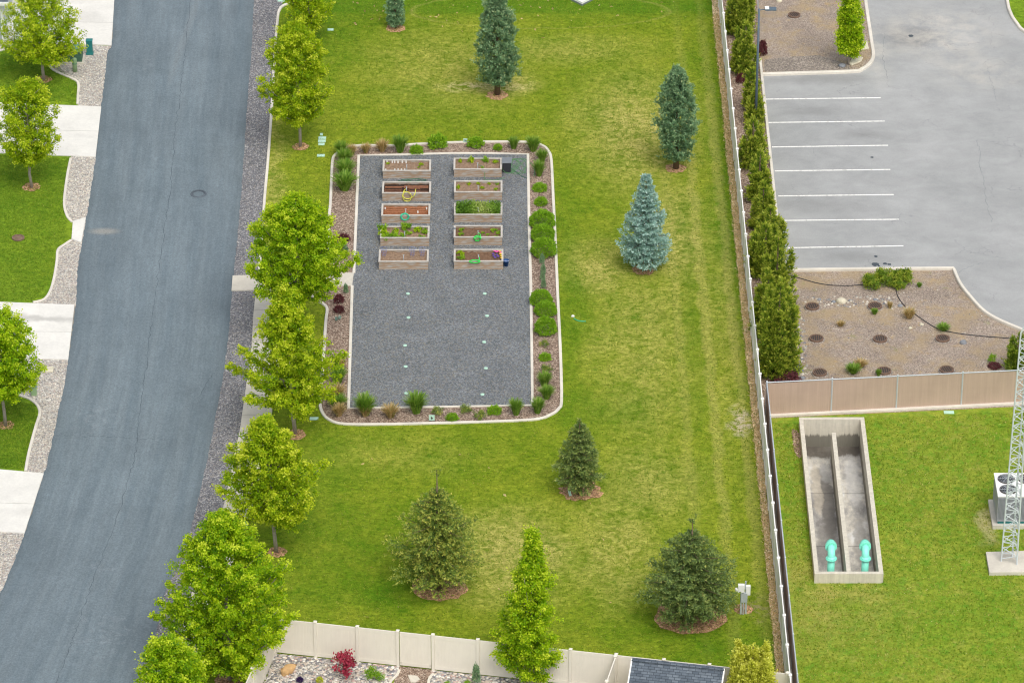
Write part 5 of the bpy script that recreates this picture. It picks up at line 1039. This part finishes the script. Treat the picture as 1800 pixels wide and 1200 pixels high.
# rocks
def rock(c, r, seed, mat='greyrock', fl=.6):
    rg_ = np.random.default_rng(seed); m = MB(); n = 9; v = []; 
    for j in range(5):
        ph = -.5+j*.55
        for i in range(n): a = i*2*math.pi/n; k = r*max(.12, math.cos(ph*.62))*(1+rg_.normal()*.13); v.append((c[0]+math.cos(a)*k, c[1]+math.sin(a)*k*.8, c[2]+r*fl*(math.sin(ph*.9)+.3)))
    f = [(j*n+i, j*n+(i+1) % n, (j+1)*n+(i+1) % n, (j+1)*n+i) for j in range(4) for i in range(n)]+[tuple(4*n+i for i in range(n))]
    return m.add(v, f)
m = rock((0, 0, 0), .5, 3); o = m.build('boulder', M['stone'], None, True); o.location = P(506, 1180, .05); o.scale = (.85, .55, .8); o.rotation_euler = (0, 0, R(50)); tag(o, 'tan boulder lying in the white rocks near the fence corner', 'boulder')
for i, (x, y, r_, mt, lb) in enumerate([(1479, 531, .27, 'paler', 'largest pale rock in the rock line on the dirt bed'), (1582, 538, .13, 'greyrock', 'grey rock beside the black hose'), (1693, 603, .2, 'greyrock', 'grey rock right of the right-hand drain lid'), (1465, 531, .12, 'greyrock', 'small grey rock left of the largest pale rock'), (1440, 527, .11, 'greyrock', 'small grey rock above the upper left drain lid'),
      (1494, 529, .1, 'greyrock', 'small grey rock right of the largest pale rock'), (1620, 571, .12, 'paler', 'pale rock beside the orange tuft'), (1600, 577, .1, 'paler', 'small pale rock left of its twin by the orange tuft'), (1407, 653, .16, 'greyrock', 'grey rock at the foot of the largest evergreen'), (1410, 665, .14, 'greyrock', 'grey rock right above the brown fence by the dark red shrub'), (1538, 527, .1, 'greyrock', 'grey stone above the upper middle lid'),
      (1370, 3, .18, 'paler', 'pale rock at the top edge of the dirt island'), (1480, 117, .2, 'greyrock', 'dark rock left of the slim column tree foot'), (1514, 665, .09, 'greyrock', 'small dark stone near the brown fence')]):
    o = rock((0, 0, 0), r_, i+5).build('rock', M[mt], None, True); o.location = P(x, y, .09 if y < 120 else 0); tag(o, lb, 'rock')
# small stones, litter: uncountable
def scatter(name, poly, n, r0, r1, mat, z, seed):
    rg_ = np.random.default_rng(seed); pl = np.array(pp(poly)); lo, hi = pl.min(0), pl.max(0); x = rg_.uniform(lo[0], hi[0], n*3); y = rg_.uniform(lo[1], hi[1], n*3); k = inpoly(x, y, pl); x, y = x[k][:n], y[k][:n]; n = len(x)
    r = rg_.uniform(r0, r1, n); a = rg_.random(n)*6.28; V = []
    base = np.array([[1, 0, 0], [0, 1, 0], [-1, 0, 0], [0, -1, 0], [0, 0, .8]], float)
    tri = [(0, 1, 4), (1, 2, 4), (2, 3, 4), (3, 0, 4)]
    b = base[None]*r[:, None, None]*rg_.uniform(.6, 1.2, (n, 5, 1)); ca, sa = np.cos(a)[:, None], np.sin(a)[:, None]
    X = b[..., 0]*ca-b[..., 1]*sa+x[:, None]; Y = b[..., 0]*sa+b[..., 1]*ca+y[:, None]; Z = b[..., 2]+z; W_ = np.stack([X, Y, Z], -1)
    V = W_[:, np.array(tri).ravel()].reshape(-1, 3); o = fastmesh(name, V, 3, mat, np.repeat(rg_.random(n), 4)); return struct(o, 'stuff')
M['pebble'] = leaf_mat('pebble_mix', [lin('#77787c'), lin('#9a978f'), lin('#b7ae9f'), lin('#d8d2c6')], 0, .85)
M['chip'] = leaf_mat('bark_chip_mix', [lin('#5d4a40'), lin('#8a7262'), lin('#a58d78'), lin('#c2ad96')], 0, .9)
scatter('rock_line', [(1400, 522), (1560, 520), (1590, 530), (1600, 545), (1400, 536)], 130, .04, .11, M['pebble'], 0.01, 1)
scatter('rock_edge', [(1404, 560), (1414, 560), (1420, 670), (1398, 668)], 90, .04, .12, M['pebble'], 0.01, 2)
scatter('scattered_stones', [(1400, 490), (1680, 485), (1790, 600), (1790, 650), (1420, 668)], 260, .02, .06, M['pebble'], 0.008, 3)
scatter('river_pebbles', [(100, 84), (188, 90), (176, 187), (139, 187), (139, 150), (92, 118)], 700, .02, .05, M['pebble'], .012, 4)
scatter('river_pebbles', [(122, 280), (164, 280), (150, 385), (122, 385), (116, 350)], 650, .02, .05, M['pebble'], .012, 5)
scatter('river_pebbles', [(128, 428), (140, 430), (131, 531), (80, 530), (97, 495), (104, 442)], 650, .02, .05, M['pebble'], .012, 6)
scatter('river_pebbles', [(75, 637), (117, 637), (80, 828), (48, 828), (72, 730), (60, 705)], 900, .02, .05, M['pebble'], .012, 7)
scatter('river_pebbles', [(-10, 942), (36, 942), (-10, 1045)], 350, .02, .05, M['pebble'], .012, 8)
scatter('white_pebbles', [(470, 1165), (540, 1162), (690, 1180), (670, 1260), (440, 1260)], 2200, .03, .08, M['pebble'], .012, 9)
scatter('white_pebbles', [(758, 1188), (1060, 1222), (1060, 1270), (758, 1260)], 1800, .03, .08, M['pebble'], .012, 10)
scatter('bark_chips', gout, 9000, .02, .06, M['chip'], .011, 11) if False else None
# fallen leaves on the lawn top
rg = np.random.default_rng(9); xs = []
for i in range(90):
    x = rg.uniform(600, 980) if rg.random() < .8 else rg.uniform(1000, 1240); y = abs(rg.normal()*26)+rg.uniform(-25, 20); xs.append(P(x, min(y, 95), .03))
for i in range(26): xs.append(P(rg.uniform(580, 1250), rg.uniform(700, 1090), .03))
pos = np.array(xs); v = cards(pos, unit(rg.normal(size=(len(pos), 3))*np.array([1, 1, .25])), rg.uniform(.06, .26, len(pos)), rg.uniform(.05, .16, len(pos)), rg)
struct(fastmesh('fallen_leaves', v, 4, M['tblade'], rg.uniform(.6, 1, len(pos))), 'stuff')
# black drip hose on the dirt bed
q = [P(x, y, .03) for x, y in ((1388, 484), (1410, 490), (1435, 497), (1460, 501), (1490, 502), (1515, 500), (1535, 496))]
tag(MB().tube(spline(q, 5), .022, 6).build('irrigation_line', M['cable'], None, True), 'black hose from the evergreens to the spreading shrub', 'hose')
q = [P(x, y, .03) for x, y in ((1574, 500), (1578, 520), (1590, 537), (1610, 553), (1630, 567), (1650, 578), (1680, 585), (1720, 590), (1770, 594), (1830, 600))]
tag(MB().tube(spline(q, 5), .022, 6).build('irrigation_line', M['cable'], None, True), 'black hose curving right from the spreading shrub to the mast', 'hose')
# toy on lawn
q = [P(x, y, .03) for x, y in ((1009, 560), (1015, 563), (1022, 564.5), (1029, 564.5))]; tag(MB().tube(spline(q, 4), [.045, .03]+[.025]*9+[.04, .05], 6).build('turquoise_toy', M['hoseT'], None, True), 'turquoise stick toy lying on the lawn', 'toy')
q = rock((0, 0, 0), .09, 88).build('white_stone', M['white'], None, True); q.location = P(1007, 556, .02); tag(q, 'small white object lying above the turquoise toy', 'litter')
# tag at spruce
t = thing('tree_tag', 'pale blue tag card leaning at the foot of the small dark spruce', 'tag', P(1003, 872)); o = MB().box((0, 0, .2), (.12, .02, .34)).build('card', M['lid'], t); o.rotation_euler = (R(-12), R(-14), 0)
# bark chips pile right of basin
scatter('bark_chip_pile', [(1392, 755), (1404, 757), (1410, 800), (1404, 805), (1396, 790)], 420, .03, .08, M['chip'], .01, 13)
# electric meter post
t = thing('meter_post', 'white electric meter boxes on two short posts at the end of the lawn', 'utility meter', P(1306, 1078))
hz = ZAT(P(1306, 1078), 1024)
m = MB().box((-.1, 0, hz*.42), (.09, .09, hz*.84)).build('post', M['galv'], t); MB().box((.12, .02, hz*.42), (.09, .09, hz*.84)).build('post', M['galv'], t)
MB().box((-.12, -.05, hz*.85), (.3, .16, .42)).build('meter_box', M['white'], t, bevel=.015); MB().box((.2, -.02, hz*.78), (.2, .14, .5)).build('breaker_box', M['white'], t, bevel=.015); MB().box((.02, -.04, hz*.55), (.3, .12, .5)).build('panel_box', M['galv'], t, bevel=.01)
MB().tube([(.0, -.06, .0), (.0, -.06, hz*.4)], .03, 8).build('conduit', M['galv'], t); MB().lathe([(.08, 0), (.08, .1), (.02, .12)], (-.32, -.05, hz*.78), 12).build('meter_dial', M['white'], t)
MB().tube([(.08, 0, hz*.8), (.08, 0, hz*1.06)], .035, 8).build('riser', M['galv'], t)

# ------------------------------------------------------------------ basin
t = thing('concrete_basin', 'long open concrete basin split by a middle wall, sunk in the grass', 'basin', (0, 0, 0))
inn = shrink(rim, .2); FZ = -1.05
m = MB(); v = [(p[0], p[1], z) for p in rim for z in (BH,)]+[(p[0], p[1], BH) for p in inn]+[(p[0], p[1], FZ-.1) for p in rim]+[(p[0], p[1], FZ-.1) for p in inn]
f = []
for i in range(4):
    j = (i+1) % 4; f += [(i, j, 4+j, 4+i), (i, 8+i, 8+j, j), (4+i, 4+j, 12+j, 12+i)]
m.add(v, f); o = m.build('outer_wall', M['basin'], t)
import bmesh
b_ = bmesh.new(); b_.from_mesh(o.data); bmesh.ops.recalc_face_normals(b_, faces=b_.faces); b_.to_mesh(o.data); b_.free()
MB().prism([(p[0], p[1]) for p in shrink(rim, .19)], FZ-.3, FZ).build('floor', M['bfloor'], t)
dn, df = P(1492, 1004, BH), P(1465.5, 760, BH); dd = (dn-df)/np.linalg.norm(dn-df); dn = df+dd*(np.linalg.norm(dn-df)+.35); nn = np.array([-dd[1], dd[0], 0])*.1
# end the divider on the inner face of the near wall
k = (inn[3][1]-df[1])/dd[1]; dn = df+dd*(k+.02)
MB().prism([(df+nn)[:2], (dn+nn)[:2], (dn-nn)[:2], (df-nn)[:2]], FZ-.05, BH-.003).build('divider_wall', M['basin'], t)
for yy in (867, 960):
    a, b = P(1424, yy, FZ), P(1530, yy, FZ)
    def xin(p, q, y): return p[0]+(q[0]-p[0])*(y-p[1])/(q[1]-p[1])
    y = a[1]; MB().box(((xin(inn[0], inn[3], y)+xin(inn[1], inn[2], y))/2, y, FZ+.002), (xin(inn[1], inn[2], y)-xin(inn[0], inn[3], y), .03, .004)).build('floor_joint', M['dark'], t)
def flange(m, c, ax, r, th):
    c = np.array(c, float); ax = np.array(ax, float); m.tube([c-ax*th/2, c+ax*th/2], r, 24)
for px, lb in ((1461.5, 'left turquoise pipe bend rising from the basin'), (1521.5, 'right turquoise pipe bend rising from the basin')):
    yb = inn[3][1]+.55; b0 = P(px, 975, .62); x = b0[0]; yb = b0[1]
    t2 = thing('pipe_outlet', lb, 'pipe', (x, yb, FZ), 0, 'turquoise pipe outlets'); z1 = .40-FZ; r = .17
    MB().tube([(0, 0, 0), (0, 0, z1)], r, 20).build('riser', M['aqua'], t2, True)
    m = MB(); m.tube([(0, .36*(1-math.cos(a)), z1+.06+.36*math.sin(a)) for a in np.linspace(0, math.pi*.5, 9)], r*1.06, 20); m.build('elbow', M['aqua'], t2, True)
    m = MB(); flange(m, (0, 0, z1+.03), (0, 0, 1), .26, .05); m.lathe([(.17, -.12), (.22, -.02), (.22, .08), (.17, .14)], (0, 0, z1+.03), 24); m.build('collar', M['aqua'], t2)
    m = MB(); flange(m, (0, .38, z1+.42), (0, 1, 0), .27, .06); flange(m, (0, .48, z1+.42), (0, 1, 0), .27, .06); m.build('end_flange', M['aqua'], t2)
    m = MB(); m.tube([(0, .5, z1+.42), (0, .72, z1+.42)], .21, 20); m.build('outlet', M['aqua'], t2, True)
    m = MB()
    for k in range(8): a = k*math.pi/4+.3; m.tube([(math.cos(a)*.225, .33, z1+.42+math.sin(a)*.225), (math.cos(a)*.225, .53, z1+.42+math.sin(a)*.225)], .018, 6)
    m.build('bolts', M['aqua'], t2)

# ------------------------------------------------------------------ mast
legs = [P(1759, 990, .1), P(1780, 980, .1), P(1785, 996, .1)]; mc = sum(legs)/3; topc = np.array([0, 0, ZAT(mc, 568)])
t = thing('lattice_mast', 'tall galvanised triangular lattice mast on a concrete slab', 'mast', (mc[0], mc[1], 0))
c0 = P(1735, 1002, .22); c1 = P(1735, 968, .22)
MB().prism([(P(1733, 969, .2)-mc)[:2], (P(1840, 966, .2)-mc)[:2], (P(1844, 1004, .2)-mc)[:2], (P(1739, 1005, .2)-mc)[:2]], -.05, .2).build('slab', M['concrete'], t, bevel=.02)
Ht = topc[2]; lv = [np.array([l[0]-mc[0], l[1]-mc[1], 0]) for l in legs]
tx = (P(1791, 568, 0)[0]*0)+((1791-1774)/S(990))*.62
r0 = .40; lv = [np.array([-.40, -.02, 0]), np.array([.15, .38, 0]), np.array([.30, -.30, 0])]
def lp(i, z):
    k = 1-.42*z/Ht if z < Ht-.5 else (1-.42*(Ht-.5)/Ht)*max(.05, (Ht-z)/.5)
    return lv[i]*k+np.array([tx*z/Ht*.15, 0, z])
for i in range(3): MB().tube([lp(i, .2), lp(i, Ht-.5), lp(i, Ht)], .038, 7).build('leg', M['mastw'], t)
for i in range(3):
    m = MB(); j = (i+1) % 3; z = .35; k = 0
    while z < Ht-.9:
        m.tube([lp(i, z) if k % 2 else lp(j, z), lp(j, z+.30) if k % 2 else lp(i, z+.30)], .022, 5); z += .30; k += 1
        if k % 3 == 0: m.tube([lp(i, z), lp(j, z)], .012, 5)
    m.build('bracing', M['mastw'], t)
# ------------------------------------------------------------------ condenser unit
a0 = P(1750, 921, .35); H2 = 1.35; W2 = 2.6; D2 = 2.0; u0 = np.array([a0[0], a0[1], 0])
a0 = P(1748, 833, .35+H2); u0 = np.array([a0[0], a0[1]-D2, 0])
t = thing('condenser_unit', 'large white rooftop style condenser with fans at the right edge', 'air conditioner', u0)
MB().box((W2/2, D2/2, .1), (W2+.4, D2+.3, .2)).build('pad', M['concrete'], t); MB().box((W2/2, D2/2, .275), (W2-.1, D2-.1, .15)).build('base_rail', M['teal'], t)
MB().box((W2/2, D2/2, .35+H2/2), (W2, D2, H2)).build('cabinet', plain('cabinet_paint', lin('#a3a3ad'), .5, .08), t)
MB().box((W2/2, D2/2, .35+H2+.03), (W2+.06, D2+.06, .06)).build('top_panel', M['white'], t, bevel=.01)
m = MB()
for k in range(int(W2/.06)): m.box((.05+k*.06, -.012, .35+H2*.5), (.022, .02, H2*.86))
m.build('louvre', M['grey'], t)
for (x, y) in ((.5, .52), (.5, 1.45), (1.45, .52), (1.45, 1.45), (2.2, 1.0)):
    if (x, y) == (1.45, .52): continue
    f = MB().lathe([(.40, 0), (.40, .05), (.36, .05), (.36, .0)], (0, 0, 0), 24).build('fan', M['dark'], t); f.location = (x, y, .35+H2+.06)
    MB().lathe([(.36, .004), (.01, .004)], (0, 0, 0), 24).build('well', M['dark'], f)
    m = MB()
    for r_ in (.12, .2, .28, .35): m.tube([(math.cos(a/24*6.2832)*r_, math.sin(a/24*6.2832)*r_, .05) for a in range(25)], .006, 4)
    for k in range(6): a = k*math.pi/3; m.tube([(0, 0, .05), (math.cos(a)*.37, math.sin(a)*.37, .05)], .008, 4)
    m.build('guard', M['galv'], f)
    m = MB()
    for k in range(4): a = k*math.pi/2+.3; m.add([(0, 0, .02), (math.cos(a)*.33, math.sin(a)*.33, .03), (math.cos(a+.7)*.33, math.sin(a+.7)*.33, .015)], [(0, 1, 2)])
    m.lathe([(.08, 0), (.08, .045), (.01, .045)], (0, 0, 0), 12); m.build('blades', M['black'], f)
MB().box((1.5, -.01, .9), (.3, .012, .2)).build('rating_plate', M['white'], t)
# ------------------------------------------------------------------ house corner upper left
hc = P(6, 76)
t = thing('house', 'grey sided house corner with dark roof at the upper left', 'house', hc)
MB().box((-5, 4, 1.4), (10, 8, 2.8)).build('wall', plain('grey_siding', lin('#a9b2b4'), .7, .1), t)
MB().box((.02, -.0, 1.4), (.16, .16, 2.8)).build('corner_trim', M['white'], t)
MB().add([(-10.5, -.5, 2.8), (.45, -.5, 2.8), (.45, 8.5, 2.8), (-10.5, 8.5, 2.8), (-10.5, 4, 4.9), (.45, 4, 4.9)], [(0, 1, 5, 4), (2, 3, 4, 5), (1, 2, 5), (3, 0, 4), (3, 2, 1, 0)]).build('roof', M['shingle'], t)
MB().box((-5, -.53, 2.72), (11, .06, .2)).build('gutter', M['white'], t)
MB().box((-2.6, -.03, 1.1), (4.6, .06, 2.2)).build('garage_door', M['white'], t)
# ------------------------------------------------------------------ shed
rz_ = 2.55; ra, rb = P(1112, 1159, rz_), P(1272, 1176, rz_); dv = (rb-ra)[:2]; Ls_ = np.linalg.norm(dv); ang = math.atan2(dv[1], dv[0])
t = thing('garden_shed', 'small shed with blue-grey shingle roof behind the bottom fence', 'shed', (ra[0], ra[1], 0), ang)
def roofpl(name, y, z):
    L = math.hypot(y, z-rz_); o = MB().box((Ls_/2, 0, 0), (Ls_+.04, L, .05)).build(name, M['shingle'], t); a = math.atan2(rz_-z, -y) if y < 0 else math.atan2(z-rz_, y)
    o.rotation_euler[0] = a; o.location = (0, y/2, (z+rz_)/2); return o
roofpl('roof', -2.0, rz_-1.15); roofpl('roof', .5, rz_-.32)
m = MB(); m.box((Ls_/2, 0, rz_+.035), (Ls_+.06, .22, .03)); m.build('ridge_cap', M['shingle'], t)
pr = [(-1.85, 0), (.4, 0), (.4, rz_-.34), (0, rz_-.06), (-1.85, rz_-1.14)]
m = MB(); n = len(pr); v = [(.06, y, z) for y, z in pr]+[(Ls_-.06, y, z) for y, z in pr]; m.add(v, [tuple(range(n)), tuple(range(2*n-1, n-1, -1))]+[(i, n+i, n+(i+1) % n, (i+1) % n) for i in range(n)]); m.build('wall', M['vinyl'], t)
for x in (-.03, Ls_+.03):
    m = MB(); m.add([(x-.03, -2.05, rz_-1.3), (x+.03, -2.05, rz_-1.3), (x+.03, 0, rz_-.12), (x-.03, 0, rz_-.12), (x-.03, -2.05, rz_-1.13), (x+.03, -2.05, rz_-1.13), (x+.03, 0, rz_+.06), (x-.03, 0, rz_+.06)], [(3, 2, 1, 0), (4, 5, 6, 7), (0, 1, 5, 4), (1, 2, 6, 5), (2, 3, 7, 6), (3, 0, 4, 7)])
    m.build('barge_board', M['white'], t)
# white corner object at the top edge
c = P(1023, 11); t = thing('white_platform', 'white platform corner poking in at the top edge of the lawn', 'platform', c)
MB().prism([(0, 0), (1.3, 1.5), (0, 3), (-1.3, 1.5)], .0, .10).build('plinth', M['grey'], t); MB().prism([(0, .04), (1.3, 1.54), (0, 3.04), (-1.3, 1.54)], .10, .22).build('deck', M['white'], t)

# ------------------------------------------------------------------ turf tufts
def turf(name, polys, holes, n, mat, seed, h=(.03, .08), z=.005, tone=(.35, .2)):
    rg_ = np.random.default_rng(seed); pl = np.array(pp(polys)); lo, hi = pl.min(0), pl.max(0); m_ = int(n*2.2); x = rg_.uniform(lo[0], hi[0], m_); y = rg_.uniform(lo[1], hi[1], m_); k = inpoly(x, y, pl)
    for hl in holes: k &= ~inpoly(x, y, hl)
    x, y = x[k][:n], y[k][:n]; n = len(x); pos = np.stack([x, y, np.full(n, z)], -1)
    ax = unit(rg_.normal(size=(n, 3))*np.array([.9, .9, .1])+np.array([0, 0, .75])); L = rg_.uniform(h[0], h[1], n)
    lf = .5+.5*np.sin(x*.9+np.sin(y*.7)*2)*np.sin(y*.6+x*.3)
    v = cards(pos, ax, L, L*.45, rg_); o = fastmesh(name, v, 4, M[mat], np.clip(tone[0]+tone[1]*(lf-.5)+rg_.normal(size=n)*.22, 0, 1)); return struct(o, 'stuff')
gp = [tuple(p) for p in go]; rings = []
hl = [gp]
turf('lawn_blades', [(520, -20), (1258, -20), (1285, 180), (1340, 760), (1378, 1190), (500, 1150), (470, 900), (500, 760), (500, 520), (463, 480), (490, 100), (495, 25)], hl, 150000, 'turf', 1, (.04, .10))
turf('field_blades', [(1362, 745), (1820, 722), (1830, 1230), (1412, 1230)], [[tuple(p[:2]) for p in rim]], 34000, 'turf', 2, (.05, .12), .008, (.5, .3))
turf('yard_blades', [(-20, 96), (85, 100), (134, 148), (134, 180), (-20, 176)], [], 7000, 'turf', 3, (.04, .09), .008, (.2, .1))
turf('yard_blades', [(-20, 272), (118, 280), (112, 355), (120, 420), (98, 440), (92, 490), (60, 530), (-20, 528)], [], 16000, 'turf', 4, (.04, .09), .008, (.2, .1))
turf('yard_blades', [(-20, 700), (60, 710), (66, 730), (42, 824), (-20, 822)], [], 7000, 'turf', 5, (.04, .09), .008, (.2, .1))
# dry grass along the long fence
rg = np.random.default_rng(6); n_ = 9000; k = rg.random(n_)*(np.linalg.norm(fB-fA)+8)-6; pos = fA[None]+fd[None]*k[:, None]+nrm[None]*(rg.uniform(.04, .42, n_))[:, None]; pos = np.concatenate([pos, np.full((n_, 1), .01)], 1)
v = cards(pos, unit(rg.normal(size=(n_, 3))*.7+np.array([0, 0, .7])), rg.uniform(.06, .16, n_), .035, rg); struct(fastmesh('dry_grass', v, 4, M['tblade'], rg.uniform(.6, 1, n_)), 'stuff')
